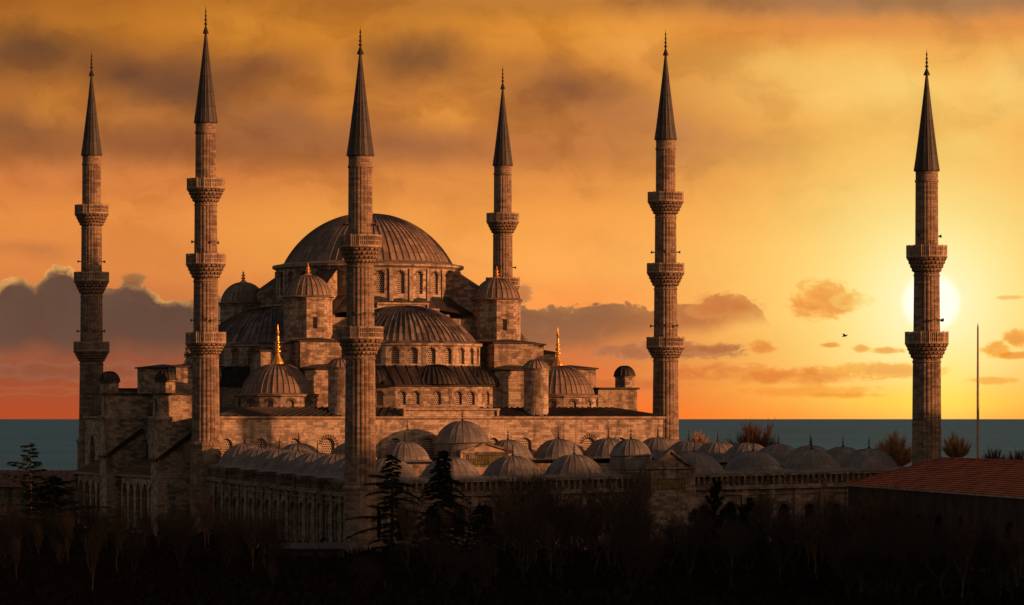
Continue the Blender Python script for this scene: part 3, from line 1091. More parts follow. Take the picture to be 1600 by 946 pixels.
# square core under the main dome with its stepped great arches
core = MB()
B = 14.5
core.box(-B, B, -B, B, 17.5, 32.0)
ro = MB()
ro2 = MB()
ro3 = MB()
ro4 = MB()
for k in range(4):
    an = k * PI / 2
    ca, sa = math.cos(an), math.sin(an)

    def rt(u, v):
        return (u * ca - v * sa, u * sa + v * ca)
    ro5 = MB()
    for (hw, zt) in ((7.2, 32.3), (5.6, 33.2), (3.9, 34.05)):
        q = [rt(-hw, -B - 0.35), rt(hw, -B - 0.35), rt(hw, -B + 1.2), rt(-hw, -B + 1.2)]
        core.prism(q, 30.0, zt)
        q = [rt(-hw - 0.25, -B - 0.75), rt(hw + 0.25, -B - 0.75), rt(hw + 0.25, -B + 1.3), rt(-hw - 0.25, -B + 1.3)]
        ro5.prism(q, zt + 0.002, zt + 0.26, bottom=True)
        for sg in (-1, 1):
            x0_, x1_ = sorted((sg * (hw + 0.02), sg * (hw + 0.25)))
            ro5.prism([rt(x0_, -B - 0.6), rt(x1_, -B - 0.6), rt(x1_, -B + 1.0), rt(x0_, -B + 1.0)], zt - 0.72, zt)
    obj('stepped_parapet', ro5, M['trim'], hall)
    # sloping lead from the parapets to the drum
    c0, c1 = rt(-B, -B), rt(B, -B)
    n = 8
    for i in range(n):
        t0 = -3 * PI / 4 + an + (PI / 2) * i / n
        t1 = -3 * PI / 4 + an + (PI / 2) * (i + 1) / n
        f0, f1 = i / n, (i + 1) / n
        e0 = (c0[0] + (c1[0] - c0[0]) * f0, c0[1] + (c1[1] - c0[1]) * f0)
        e1 = (c0[0] + (c1[0] - c0[0]) * f1, c0[1] + (c1[1] - c0[1]) * f1)
        zb0 = 32.1 + 2.0 * (1 - abs(2 * f0 - 1))
        zb1 = 32.1 + 2.0 * (1 - abs(2 * f1 - 1))
        ro.face([(e0[0], e0[1], zb0), (e1[0], e1[1], zb1), (13.9 * math.cos(t1), 13.9 * math.sin(t1), 35.6), (13.9 * math.cos(t0), 13.9 * math.sin(t0), 35.6)])
    # sloped buttress on the diagonal
    t = PI / 4 + an
    d = Vector((math.cos(t), math.sin(t), 0))
    sdir = Vector((-d.y, d.x, 0))
    sec = [(13.2, 28), (18.6, 28), (18.6, 36.6), (14.6, 39.2), (13.2, 39.3)]
    for sgn in (-1, 1):
        pts = [tuple(d * r_ + sdir * (1.35 * sgn) + Vector((0, 0, z_))) for r_, z_ in sec]
        core.face(pts if sgn < 0 else list(reversed(pts)))
    for i in range(1, 4):
        r0_, z0_ = sec[i]
        r1_, z1_ = sec[i + 1]
        q = [tuple(d * r0_ - sdir * 1.35 + Vector((0, 0, z0_))), tuple(d * r0_ + sdir * 1.35 + Vector((0, 0, z0_))),
             tuple(d * r1_ + sdir * 1.35 + Vector((0, 0, z1_))), tuple(d * r1_ - sdir * 1.35 + Vector((0, 0, z1_)))]
        core.face(q)
    q = [tuple(d * r_ + sdir * s_ + Vector((0, 0, z_ + 0.06))) for (r_, z_, s_) in ((18.8, 36.55, -1.5), (18.8, 36.55, 1.5), (14.2, 39.42, 1.5), (14.2, 39.42, -1.5))]
    ro.face(q)
    # stepped buttress blocks either side of each half dome
    for sg in (-1, 1):
        for (ua, ub, va, vb, zt) in ((12.2, 18.6, -21.5, -13.0, 28.15 - 0.17 * (k % 2)), (18.5, 23.6, -18.2, -13.4, 26.75)):
            if k % 2 and ua > 18:
                continue
            xs_ = sorted((sg * ua, sg * ub))
            q = [rt(xs_[0], va), rt(xs_[1], va), rt(xs_[1], vb), rt(xs_[0], vb)]
            core.prism(q, 17.5, zt)
            q = [rt(xs_[0] - .3, va - .3), rt(xs_[1] + .3, va - .3), rt(xs_[1] + .3, vb), rt(xs_[0] - .3, vb)]
            ro2.prism(q, zt + 0.002, zt + 0.22, bottom=True, cap=False)
            cx_ = ((q[0][0] + q[2][0]) / 2, (q[0][1] + q[2][1]) / 2)
            for i in range(4):
                j = (i + 1) % 4
                ro2.face([(q[i][0], q[i][1], zt + .22), (q[j][0], q[j][1], zt + .22), (cx_[0], cx_[1], zt + 0.85)])
# the four low corner masses between the half domes
for su in (-1, 1):
    for sv in (-1, 1):
        ua, ub = sorted((su * 10.8, su * 19.2))
        va, vb = sorted((sv * 15.5, sv * 25.2))
        core.box(ua, ub, va, vb, 17.5, 24.0)
        ro3.prism([(ua - .3, va - .3), (ub + .3, va - .3), (ub + .3, vb + .3), (ua - .3, vb + .3)], 24.002, 24.2, bottom=True, cap=False)
        mx, my = (ua + ub) / 2, (va + vb) / 2
        q = [(ua - .3, va - .3), (ub + .3, va - .3), (ub + .3, vb + .3), (ua - .3, vb + .3)]
        for i in range(4):
            j = (i + 1) % 4
            ro3.face([(q[i][0], q[i][1], 24.2), (q[j][0], q[j][1], 24.2), (mx, my, 25.1)])
        # outer blocks over the side galleries
        ua, ub = sorted((su * 27, su * 34))
        va, vb = sorted((sv * 6, sv * 10))
        core.box(ua, ub, va, vb, 17.2, 24.5)
        q = [(ua - .35, va - .35), (ub + .35, va - .35), (ub + .35, vb + .35), (ua - .35, vb + .35)]
        ro4.prism(q, 24.502, 24.72, bottom=True, cap=False)
        mx, my = (ua + ub) / 2, (va + vb) / 2
        for i in range(4):
            j = (i + 1) % 4
            ro4.face([(q[i][0], q[i][1], 24.72), (q[j][0], q[j][1], 24.72), (mx, my, 25.2)])
        # block with a turret at the hall's shoulder
        if su > 0 or sv > 0:
            ua, ub = sorted((su * 29.5, su * 36))
            va, vb = sorted((sv * 17, sv * 21))
            core.box(ua, ub, va, vb, 17.0, 21.3)
            ro4.prism([(ua - .3, va - .3), (ub + .3, va - .3), (ub + .3, vb + .3), (ua - .3, vb + .3)], 21.302, 21.6, bottom=True)
obj('upper_wall', core, M['stone'], hall)
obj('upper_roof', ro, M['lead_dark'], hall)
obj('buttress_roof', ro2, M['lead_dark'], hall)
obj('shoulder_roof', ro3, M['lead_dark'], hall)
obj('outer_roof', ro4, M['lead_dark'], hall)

# main drum and dome
dr = MB()
dro = obj('dome_drum', MB(), M['stone_pale'], hall)


def fill(o, mb, mats):
    """put mb's geometry into the (empty) object o, whose children already exist"""
    t = obj(o.name + '_x', mb, mats)
    oldm = o.data
    nm = o.data.name
    o.data = t.data
    bpy.data.objects.remove(t)
    bpy.data.meshes.remove(oldm)
    o.data.name = nm


NF = 28
pg = ngon(NF, 14.2, PI / NF)


def toward_cam(p0, p1, lim=-0.15):
    t = Vector((p1[0] - p0[0], p1[1] - p0[1], 0)).normalized()
    n = Vector((t.y, -t.x, 0))
    n.rotate(Matrix.Rotation(TH, 3, 'Z'))
    return n.dot(Vector((0.0, -1, 0))) > lim


for i in range(NF):
    a, b = pg[i], pg[(i + 1) % NF]
    if toward_cam(a, b):
        bay(dr, a, b, 34.6, 40.0, dict(w=1.25, sill=35.7, spring=38.5, depth=0.45, vous=0.25, nv=7), dro, M['lattice'])
    else:
        bay(dr, a, b, 34.6, 40.0)
    # pilaster between two windows
    d = Vector((b[0], b[1], 0)).normalized()
    sd = Vector((-d.y, d.x, 0))
    c0 = d * 14.1
    q = [tuple((c0 + d * x_ + sd * y_)[:2]) for x_, y_ in ((0, 0.3), (0, -0.3), (0.28, -0.3), (0.28, 0.3))]
    q = [q[1], q[2], q[3], q[0]]
    dr.prism(q, 34.6, 39.5)
cornice(dr, ngon(56, 14.2), 39.95, 0.4, 0.5)
fill(dro, dr, M['stone_pale'])
dm = MB()
dm.dome(12.85, 7.75, 76, 40.75, rib=0.15, rings=22, skirt=0.0)
dm.lathe([(14.8, 40.2), (14.72, 40.36), (13.4, 40.6), (12.8, 40.85)], 96, uscale=68 / (2 * PI))
mdo = obj('main_dome', dm, M['lead'], hall)
obj('finial', finial(MB(), 4.4, 0.62, 48.4), M['gold'], mdo)

# half domes with their window drums and the exedra below, on each of the four sides
for k in range(4):
    an = k * PI / 2
    hd = MB()
    vc = -15.5
    hd.dome(10.7, 5.5, 72, 28.35, 0, vc, rib=0.16, a0=PI, a1=2 * PI, rings=14, skirt=0.0)
    hd.lathe([(11.9, 28.0), (11.85, 28.12), (11.0, 28.3), (10.66, 28.42)], 48, 0, vc, a0=PI, a1=2 * PI, uscale=72 / (2 * PI))
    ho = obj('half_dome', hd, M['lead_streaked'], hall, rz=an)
    hdr = MB()
    hdo = obj('half_dome_drum', MB(), M['stone_pale'], hall, rz=an)
    n = 13
    pts = [(11.45 * math.cos(PI + PI * i / n), vc + 11.45 * math.sin(PI + PI * i / n)) for i in range(n + 1)]
    for i in range(n):
        if k in (0, 3, 1):
            bay(hdr, pts[i], pts[i + 1], 23.6, 27.9, dict(w=1.25, sill=24.95, spring=26.7, depth=0.45, vous=0.2, nv=7), hdo, M['lattice'])
        else:
            bay(hdr, pts[i], pts[i + 1], 23.6, 27.9)
    hdr.lathe([(11.4, 27.5), (11.75, 27.75), (11.8, 27.98)], 48, 0, vc, a0=PI, a1=2 * PI)
    fill(hdo, hdr, M['stone_pale'])
    # exedra
    ex = MB()
    exo = obj('exedra_wall', MB(), M['stone'], hall, rz=an)
    ep = [(-12.6, -22.0), (-10.5, -26.5), (-6.5, -29.0), (-2.3, -29.25), (2.3, -29.25), (6.5, -29.0), (10.5, -26.5), (12.6, -22.0)]
    for i in range(len(ep) - 1):
        L = math.hypot(ep[i + 1][0] - ep[i][0], ep[i + 1][1] - ep[i][1])
        nw = 2 if L < 4.6 and L > 4.0 and i in (2, 3, 4) else 1
        for q in range(nw):
            A = (ep[i][0] + (ep[i + 1][0] - ep[i][0]) * q / nw, ep[i][1] + (ep[i + 1][1] - ep[i][1]) * q / nw)
            Bp = (ep[i][0] + (ep[i + 1][0] - ep[i][0]) * (q + 1) / nw, ep[i][1] + (ep[i + 1][1] - ep[i][1]) * (q + 1) / nw)
            if k in (0, 3):
                bay(ex, A, Bp, 17.5, 21.6, dict(w=1.05, sill=18.9, spring=20.3, depth=0.35, vous=0.22, nv=7), exo, M['lattice'])
            else:
                bay(ex, A, Bp, 17.5, 21.6)
    fill(exo, ex, M['stone'])
    er = MB()
    n = len(ep)
    for i in range(n - 1):
        f0, f1 = i / (n - 1), (i + 1) / (n - 1)
        S = 6
        for q in range(S):
            g0, g1 = (i + q / S) / (n - 1), (i + (q + 1) / S) / (n - 1)
            A = [ep[i][z] + (ep[i + 1][z] - ep[i][z]) * q / S for z in (0, 1)]
            Bp = [ep[i][z] + (ep[i + 1][z] - ep[i][z]) * (q + 1) / S for z in (0, 1)]
            ta, tb = PI + PI * (0.04 + 0.92 * g0), PI + PI * (0.04 + 0.92 * g1)
            C = (11.3 * math.cos(ta), vc + 11.3 * math.sin(ta))
            D = (11.3 * math.cos(tb), vc + 11.3 * math.sin(tb))
            oA = (A[0] * 1.03, A[1] * 1.012)
            oB = (Bp[0] * 1.03, Bp[1] * 1.012)
            er.face([(oA[0], oA[1], 21.6), (oB[0], oB[1], 21.6), (oB[0], oB[1], 21.8), (oA[0], oA[1], 21.8)])
            er.face([(oA[0], oA[1], 21.8), (oB[0], oB[1], 21.8), (D[0], D[1], 24.75), (C[0], C[1], 24.75)],
                    [(i * 6 + q, 0), (i * 6 + q + 1, 0), (i * 6 + q + 1, 3.5), (i * 6 + q, 3.5)])
            if q % 2 == 0:
                er.bar((oA[0], oA[1], 21.86), (C[0], C[1], 24.82), 0.1, 0.14)
    er.dome(4.5, 3.05, 36, 21.95, 0.6, -25.6, rib=0.13, a0=PI, a1=2 * PI, rings=10, skirt=0.2)
    for sx_ in (-1, 1):
        er.dome(3.2, 2.5, 26, 21.95, 8.3 * sx_, -24.6, rib=0.1, rings=8, skirt=0.15)
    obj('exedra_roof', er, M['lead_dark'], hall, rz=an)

# octagonal weight towers round the main dome
for k, (su, sv) in enumerate(((-1, -1), (1, -1), (-1, 1), (1, 1))):
    x, y = 15.2 * su, 15.2 * sv
    t = MB()
    poly = ngon(8, 3.62, PI / 8)
    t.prism(poly, 17.5, 34.7)
    cornice(t, poly, 34.6, 0.3, 0.2)
    t.prism(ngon(8, 4.15, PI / 8), 17.5, 28.6)
    cornice(t, ngon(8, 4.15, PI / 8), 28.5, 0.3, 0.25)
    to = obj('weight_tower', t, M['stone'], hall, (x, y, 0))
    td = MB()
    td.lathe([(3.95, 34.86), (3.9, 35.0), (3.4, 35.15)], 48, uscale=24 / (2 * PI))
    td.dome(3.45, 3.1, 26, 35.1, rib=0.11, rings=12, skirt=0.0)
    obj('tower_dome', td, M['lead'], to)
    obj('finial', finial(MB(), 2.0, 0.5, 38.1, tiers=2), M['gold'], to)
    if su * sv < 0 or True:
        wm = MB()
        wm.box(-0.3, 0.3, -3.42, -3.30, 30.2, 31.9)
        obj('window', wm, M['hole'], to)

# corner domes on low twelve-sided drums
for k, (x, y) in enumerate(((-22.4, -22.4), (22.2, -22.4), (-21.6, 24.2), (22.4, 22.4))):
    c = MB()
    co = obj('corner_drum', MB(), M['stone_pale'], hall, (x, y, 0))
    pg = ngon(12, 6.1, PI / 12)
    for i in range(12):
        a, b = pg[i], pg[(i + 1) % 12]
        if toward_cam(a, b) and k < 2:
            bay(c, a, b, 17.2, 20.2, dict(w=0.95, sill=18.0, spring=19.05, depth=0.3, vous=0.38, nv=9), co, M['lattice'])
        else:
            bay(c, a, b, 17.2, 20.2)
    cornice(c, pg, 20.15, 0.25, 0.25)
    fill(co, c, M['stone_pale'])
    d = MB()
    d.lathe([(6.35, 20.3), (6.3, 20.42), (5.6, 20.5), (5.4, 20.62)], 60, uscale=40 / (2 * PI))
    d.dome(5.45, 4.35, 40, 20.55, rib=0.11, rings=14, skirt=0.0)
    do = obj('corner_dome', d, M['lead'], co)
    obj('finial', finial(MB(), 5.9, 0.62, 24.8, tiers=4, n=12), M['gold'], do)

# round stair turrets on the front
for su in (-1, 1):
    t = MB()
    t.lathe([(1.9, 17.2), (1.82, 17.6), (1.82, 23.9), (2.0, 24.15), (2.0, 24.3)], 32)
    to = obj('stair_turret', t, M['stone_pale'], hall, (15.4 * su, -30.0, 0))
    d = MB()
    d.dome(2.02, 1.3, 20, 24.35, rib=0.09, rings=8, skirt=0.12)
    obj('turret_dome', d, M['lead'], to)


def small_turret(x, y, z, r=1.35):
    t = MB()
    t.prism(ngon(8, r, PI / 8), z, z + 1.75)
    cornice(t, ngon(8, r, PI / 8), z + 1.7, 0.2, 0.2)
    to = obj('turret', t, M['stone'], hall, (x, y, 0))
    d = MB()
    d.dome(r * 1.1, r * 1.02, 16, z + 1.9, rib=0.08, rings=8, skirt=0.15)
    obj('turret_dome', d, M['lead_dark'], to)
    return to


small_turret(35.0, -18.6, 21.6, 1.45)
# buttress piers of the side gallery
for (ua, ub, va, vb, zc, zt, ext) in ((-42.0, -35.8, -27.0, -23.4, 16.7, 20.3, -34.0), (-42.0, -35.8, -0.7, 3.0, 16.9, 20.4, -32.0)):
    p = MB()
    po = obj('buttress_pier', MB(), M['stone'], hall)
    bay(p, (ua, va), (ub, va), 0, zc)
    bay(p, (ub, va), (ub, vb), 0, zc)
    bay(p, (ub, vb), (ua, vb), 0, zc)
    bay(p, (ua, vb), (ua, va), 0, zc)
    cornice(p, [(ua, va), (ub, va), (ub, vb), (ua, vb)], zc, 0.6, 0.3)
    p.face([(ua, va, zc + .4), (ub, va, zc + .4), (ub, vb, zc + .4), (ua, vb, zc + .4)])
    A, Bq = ua + 0.25, ext
    bay(p, (A, va + .2), (Bq, va + .2), zc + .4, zt)
    bay(p, (Bq, va + .2), (Bq, vb - .2), zc + .4, zt)
    bay(p, (Bq, vb - .2), (A, vb - .2), zc + .4, zt)
    bay(p, (A, vb - .2), (A, va + .2), zc + .4, zt, dict(w=0.7, sill=zc + 1.0, spring=zt - 1.2, depth=0.4, n=8), po, M['hole'])
    # sloping string course
    sc_ = MB()
    sc_.bar((ua + .05, va - 0.14, zc - 5.6), (ub - 0.6, va - 0.14, zc - 1.6), 0.5, 0.5)
    sc_.bar((ua - 0.16, va + .1, zc - 5.75), (ua - 0.16, vb - .1, zc - 5.75), 0.4, 0.4)
    obj('sloping_course', sc_, M['lead_dark'], hall)
    fill(po, p, M['stone'])
    r_ = MB()
    r_.prism([(A - .3, va - .1), (Bq + .3, va - .1), (Bq + .3, vb + .1), (A - .3, vb + .1)], zt + .002, zt + .25, bottom=True)
    obj('pier_roof', r_, M['lead_dark'], hall)
    small_turret(-40.3 if va < -20 else -41.0, (va + vb) / 2, zt + .25, 1.4)
# low arcaded gallery along the side, with a lead roof
ga = MB()
gap = []
v0 = 21.0
segs = []
v = v0
while v - 3.4 > -23.5:
    if not (v > -0.9 and v - 3.4 < 3.2):
        segs.append((v, v - 3.4))
    v -= 3.4
for side in (0, 1):
    ga = MB()
    for (a, b) in segs:
        if (a > 1.0) == (side == 0):
            bay(ga, (-40.3, a), (-40.3, b), 0, 8.6, dict(w=2.5, sill=0.6, spring=5.6, pointed=True, depth=0.6, n=10, pane=False))
    obj('gallery_arcade', ga, M['stone_pale'], hall)
gr = MB()
for i in range(12):
    a, b = 21.2 - i * 3.72, 21.2 - (i + 1) * 3.72
    gr.face([(-40.9, a, 8.55), (-40.9, b, 8.55), (-35.9, b, 10.9), (-35.9, a, 10.9)])
    gr.face([(-40.9, b, 8.55), (-40.9, a, 8.55), (-40.9, a, 8.3), (-40.9, b, 8.3)][::-1])
    for q in range(3):
        yy = a - q * 1.24
        gr.bar((-40.9, yy, 8.62), (-35.9, yy, 10.97), 0.12, 0.14)
obj('gallery_roof', gr, M['lead'], hall)
gf = MB()
gf.face([(-40.9, 21.2, 8.3), (-35.9, 21.2, 10.6), (-35.9, 21.2, 0), (-40.3, 21.2, 0)][::-1])
obj('gallery_end', gf, M['stone'], hall)

# ------------------------------------------------------------------ the courtyard
A_ = Vector((-43.0, 503.5))
B_ = Vector((-19.0, 446.9))
C_ = Vector((55.1, 474.2))
D_ = Vector((23.1, 534.0))
ZA, ZB, ZC, ZD = 10.5, 9.15, 10.35, 11.4
yard = empty('courtyard', (5.0, 488.0, 0))
tag(yard, 'domed stone courtyard with balustraded walls and grey lead domes before the hall', 'courtyard')
OFF = Vector((5.0, 488.0))


def Q(s, t):
    """s along the front (0 at the near minaret), t towards the hall"""
    p = B_.lerp(C_, s).lerp(A_.lerp(D_, s), t)
    z = (ZB + (ZC - ZB) * s) * (1 - t) + (ZA + (ZD - ZA) * s) * t
    q = p - OFF
    return (q.x, q.y, z)


# lead roof round the court
r = MB()
WS, WT = 8.0 / 76, 8.4 / 62


def strip(s0, s1, t0, t1, n, along):
    for i in range(n):
        if along == 's':
            a, b = s0 + (s1 - s0) * i / n, s0 + (s1 - s0) * (i + 1) / n
            q = [Q(a, t0), Q(b, t0), Q(b, t1), Q(a, t1)]
        else:
            a, b = t0 + (t1 - t0) * i / n, t0 + (t1 - t0) * (i + 1) / n
            q = [Q(s0, a), Q(s1, a), Q(s1, b), Q(s0, b)]
        r.face(q)


strip(0, 1, 0, WT, 18, 's')
strip(0, 1, 1 - WT, 1, 18, 's')
strip(0, WS, WT, 1 - WT, 14, 't')
strip(1 - WS, 1, WT, 1 - WT, 14, 't')
# eaves lip
for (p0, p1) in (((0, 1), (0, 0)), ((0, 0), (1, 0)), ((1, 0), (1, 1))):
    a, b = Q(*p0), Q(*p1)
    d = Vector((b[0] - a[0], b[1] - a[1], 0)).normalized()
    nn = Vector((d.y, -d.x, 0)) * 0.3
    a2, b2 = Vector(a) + nn, Vector(b) + nn
    r.face([tuple(a2 - Vector((0, 0, .12))), tuple(b2 - Vector((0, 0, .12))), b, a])
    r.face([tuple(a2 - Vector((0, 0, .32))), tuple(b2 - Vector((0, 0, .32))), tuple(b2 - Vector((0, 0, .12))), tuple(a2 - Vector((0, 0, .12)))])
obj('arcade_roof', r, M['lead_grey'], yard)

# domes
proto = {}


def yard_dome(s, t, Rd=3.8, H=2.4, lift=0.0, drum=0.0):
    p = Q(s, t)
    key = (Rd, H, drum)
    if key not in proto:
        d = MB()
        if drum:
            d.lathe([(Rd + .15, -drum), (Rd + .1, -0.1), (Rd + .35, 0.0)], 32, uscale=24 / (2 * PI))
        d.dome(Rd, H, 24, 0.15, rib=0.05, rings=12, skirt=0.75 if not drum else 0.4)
        do = obj('courtyard_dome', d, M['lead_grey'], yard)
        fo = obj('finial', finial(MB(), 1.7, 0.17, H + 0.1, tiers=2, n=8), M['iron'], do)
        proto[key] = do
    else:
        do = copy_tree(proto[key], yard)
    do.location = (p[0], p[1], p[2] + lift)
    do.rotation_euler = (0, 0, s * 7 + t * 3)
    return do


for i in range(9):
    s_ = (i + 0.5) / 9
    if i == 4:
        yard_dome(s_ - 0.012, 0.06, 2.6, 2.0, 2.3, 1.9)
    else:
        yard_dome(0.012 + s_ * 0.972, 0.068)
    if i == 4:
        yard_dome(s_ + 0.01, 0.925, 3.95, 3.05, 2.5, 2.3)
    else:
        yard_dome(s_, 0.93, 3.6, 2.6, 0.1)
for j in range(1, 7):
    t_ = WT + (1 - 2 * WT) * (j - 0.5) / 6
    yard_dome(0.052, t_, 4.5, 2.45)
    yard_dome(0.948, t_)

# outer walls, with cornice and balustrade
def outer_side(p0, p1, nbay, win, voids=(), pane='hole'):
    a, b = Q(*p0), Q(*p1)
    za, zb = a[2], b[2]
    a2, b2 = Vector((a[0], a[1])), Vector((b[0], b[1]))
    d = (b2 - a2).normalized()
    nn = Vector((d.y, -d.x))
    w = MB()
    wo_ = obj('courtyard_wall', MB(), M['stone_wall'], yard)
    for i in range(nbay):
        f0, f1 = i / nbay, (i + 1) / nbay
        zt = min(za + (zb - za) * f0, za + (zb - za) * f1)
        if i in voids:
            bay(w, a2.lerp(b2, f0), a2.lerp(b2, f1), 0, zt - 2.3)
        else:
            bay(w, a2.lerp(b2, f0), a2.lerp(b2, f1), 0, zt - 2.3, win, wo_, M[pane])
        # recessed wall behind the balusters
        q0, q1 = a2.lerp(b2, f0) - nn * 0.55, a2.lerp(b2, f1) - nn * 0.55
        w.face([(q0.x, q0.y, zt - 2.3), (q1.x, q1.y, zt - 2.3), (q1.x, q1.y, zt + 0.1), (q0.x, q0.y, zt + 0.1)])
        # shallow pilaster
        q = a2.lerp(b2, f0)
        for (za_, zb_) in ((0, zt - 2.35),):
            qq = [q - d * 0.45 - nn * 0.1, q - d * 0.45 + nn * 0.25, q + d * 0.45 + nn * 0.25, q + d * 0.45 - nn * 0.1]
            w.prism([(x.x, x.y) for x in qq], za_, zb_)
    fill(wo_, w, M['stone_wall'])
    c = MB()
    for (dz, hh, o_) in ((-2.12, 0.34, 0.32), (-2.9, 0.2, 0.16)):
        p_, q_ = a2 + nn * o_ * 0.3, b2 + nn * o_ * 0.3
        c.bar((p_.x, p_.y, za + dz), (q_.x, q_.y, zb + dz), 0.9 if dz > -2.5 else 0.3 + o_, hh)
    obj('cornice', c, M['stone_wall'], yard)
    bl = MB()
    L = (b2 - a2).length
    n = int(L / 0.82)
    off = nn * 0.12
    for i in range(n + 1):
        f = i / n
        q = a2.lerp(b2, f) + off
        z = za + (zb - za) * f
        ww = 0.5 if i % 9 == 0 else 0.26
        bl.bar((q.x, q.y, z - 1.97), (q.x, q.y, z - 0.42), ww, 0.26)
    for (dz, hh) in ((-0.46, 0.2), (-1.86, 0.2)):
        p_, q_ = a2 + off, b2 + off
        bl.bar((p_.x, p_.y, za + dz), (q_.x, q_.y, zb + dz), 0.34, hh)
    obj('balustrade', bl, M['stone_wall'], yard)


outer_side((0, 1), (0, 0), 18, dict(w=1.5, sill=0.6, spring=5.0, depth=0.3, vous=0.3, nv=9), pane='stone_wall')
outer_side((0, 0), (1, 0), 21, dict(w=1.6, sill=1.8, spring=4.9, depth=0.5, vous=0.42, nv=11), voids=(10, 11))
outer_side((1, 0), (1, 1), 12, dict(w=2.0, sill=2.0, spring=5.6, depth=0.5, vous=0.4, nv=9))
# inner arcades round the court
ia = MB()
for (p0, p1, n) in (((WS, WT), (1 - WS, WT), 8), ((1 - WS, WT), (1 - WS, 1 - WT), 6), ((1 - WS, 1 - WT), (WS, 1 - WT), 8), ((WS, 1 - WT), (WS, WT), 6)):
    a, b = Q(*p1), Q(*p0)
    for i in range(n):
        f0, f1 = i / n, (i + 1) / n
        q0 = (a[0] + (b[0] - a[0]) * f0, a[1] + (b[1] - a[1]) * f0)
        q1 = (a[0] + (b[0] - a[0]) * f1, a[1] + (b[1] - a[1]) * f1)
        zt = min(a[2], b[2]) - 0.02
        bay(ia, q0, q1, 0.3, zt, dict(w=5.6, sill=0.3, spring=4.0, pointed=True, depth=0.7, pane=False, n=12))
obj('inner_arcade', ia, M['stone_wall'], yard)


def gable(s, t, width, z_sh, z_ap, depth, z0, name, panel, curved=True):
    """a gatehouse front with a curved gable and an inscription panel, facing the near side"""
    p = Q(s, t)
    fr = Vector(((C_ - B_).x, (C_ - B_).y)).normalized()
    root = None
    n = 12
    prof = []
    for i in range(n + 1):
        f = i / n
        x = -width / 2 + width * f
        k = 1 - abs(2 * f - 1)
        zz = z_sh + (z_ap - z_sh) * (k ** 1.4 if curved else k)
        prof.append((x, zz))
    nn = Vector((fr.y, -fr.x))

    def W(x, y, z):
        q = Vector((p[0], p[1])) + fr * x + nn * y
        return (q.x, q.y, z)
    m = MB()
    for i in range(n):
        a, b = prof[i], prof[i + 1]
        m.face([W(a[0], depth, z0), W(b[0], depth, z0), W(b[0], depth, b[1]), W(a[0], depth, a[1])])
        m.face([W(a[0], depth, a[1]), W(b[0], depth, b[1]), W(b[0], -0.6, b[1]), W(a[0], -0.6, a[1])])
    for x in (-width / 2, width / 2):
        q = [W(x, -0.6, z0), W(x, depth, z0), W(x, depth, z_sh), W(x, -0.6, z_sh)]
        m.face(q if x > 0 else q[::-1])
    go = obj(name, m, M['plaster'] if name == 'portal' else M['stone_wall'], yard)
    c = MB()
    for i in range(n):
        a, b = prof[i], prof[i + 1]
        c.bar(W(a[0], depth + .05, a[1] + .05), W(b[0], depth + .05, b[1] + .05), 0.5, 0.28)
    c.bar(W(-width / 2 - .15, depth + .06, z_sh - .1), W(width / 2 + .15, depth + .06, z_sh - .1), 0.4, 0.24)
    obj('gable_moulding', c, M['stone_wall'], go)
    (x0, x1, za, zb) = panel
    f = MB()
    for (u0, u1, v0_, v1_) in ((x0 - .3, x1 + .3, zb, zb + .25), (x0 - .3, x1 + .3, za - .25, za), (x0 - .3, x0, za, zb), (x1, x1 + .3, za, zb)):
        f.face([W(u0, depth + .08, v0_), W(u1, depth + .08, v0_), W(u1, depth + .08, v1_), W(u0, depth + .08, v1_)])
    obj('panel_frame', f, M['stone_wall'], go)
    pn = MB()
    pn.face([W(x0, depth + .03, za), W(x1, depth + .03, za), W(x1, depth + .03, zb), W(x0, depth + .03, zb)], mi=0)
    rr = random.Random(7)
    # flowing strokes of the carved calligraphy
    for i in range(64):
        cx_ = x0 + 0.15 + (x1 - x0 - 0.3) * ((i % 32) + 0.5) / 32 + rr.uniform(-.06, .06)
        cz_ = za + (zb - za) * (0.32 if i < 32 else 0.7) + rr.uniform(-.08, .08)
        r0 = rr.uniform(0.1, 0.24)
        t0 = rr.uniform(0, 2 * PI)
        ar = rr.uniform(1.8, 4.2)
        pts = []
        for q in range(7):
            tt = t0 + ar * q / 6
            pts.append(W(max(x0 + .05, min(x1 - .05, cx_ + r0 * 1.3 * math.cos(tt))), depth + .05, max(za + .05, min(zb - .05, cz_ + r0 * math.sin(tt)))))
        pn.tube(pts, [0.022] * 7, 4, mi=1)
        if i % 3 == 0:
            pn.tube([W(cx_, depth + .05, za + .12), W(cx_ + .03, depth + .05, zb - .12)], [0.035, 0.03], 4, mi=1)
    obj('inscription_panel', pn, [M['green_panel'], M['ink_gold']], go)
    return go


gable(0.525, 0.0, 6.9, 10.6, 12.75, 1.7, 0.0, 'gatehouse', (-2.0, 2.0, 7.7, 9.15))
gable(0.535, 0.865, 7.8, 12.1, 13.3, 0.3, 8.0, 'portal', (-3.1, 3.1, 10.2, 11.7), curved=False)

# ------------------------------------------------------------------ the tiled building, houses, flagpole
bl = empty('tiled_building', (52.0, 405.0, 0))
tag(bl, 'low dark building with a red clay tiled hip roof beside the courtyard wall', 'building')
O = Vector((52.0, 405.0, 0))
E1, E2 = Vector((42.2, 450.0, 8.6)), Vector((60.0, 341.0, 8.6))
R1, R2 = Vector((53.4, 440.0, 11.95)), Vector((68.5, 352.0, 11.95))
E4, E3 = Vector((62.0, 453.5, 8.6)), Vector((80.0, 345.0, 8.6))
tr = MB()


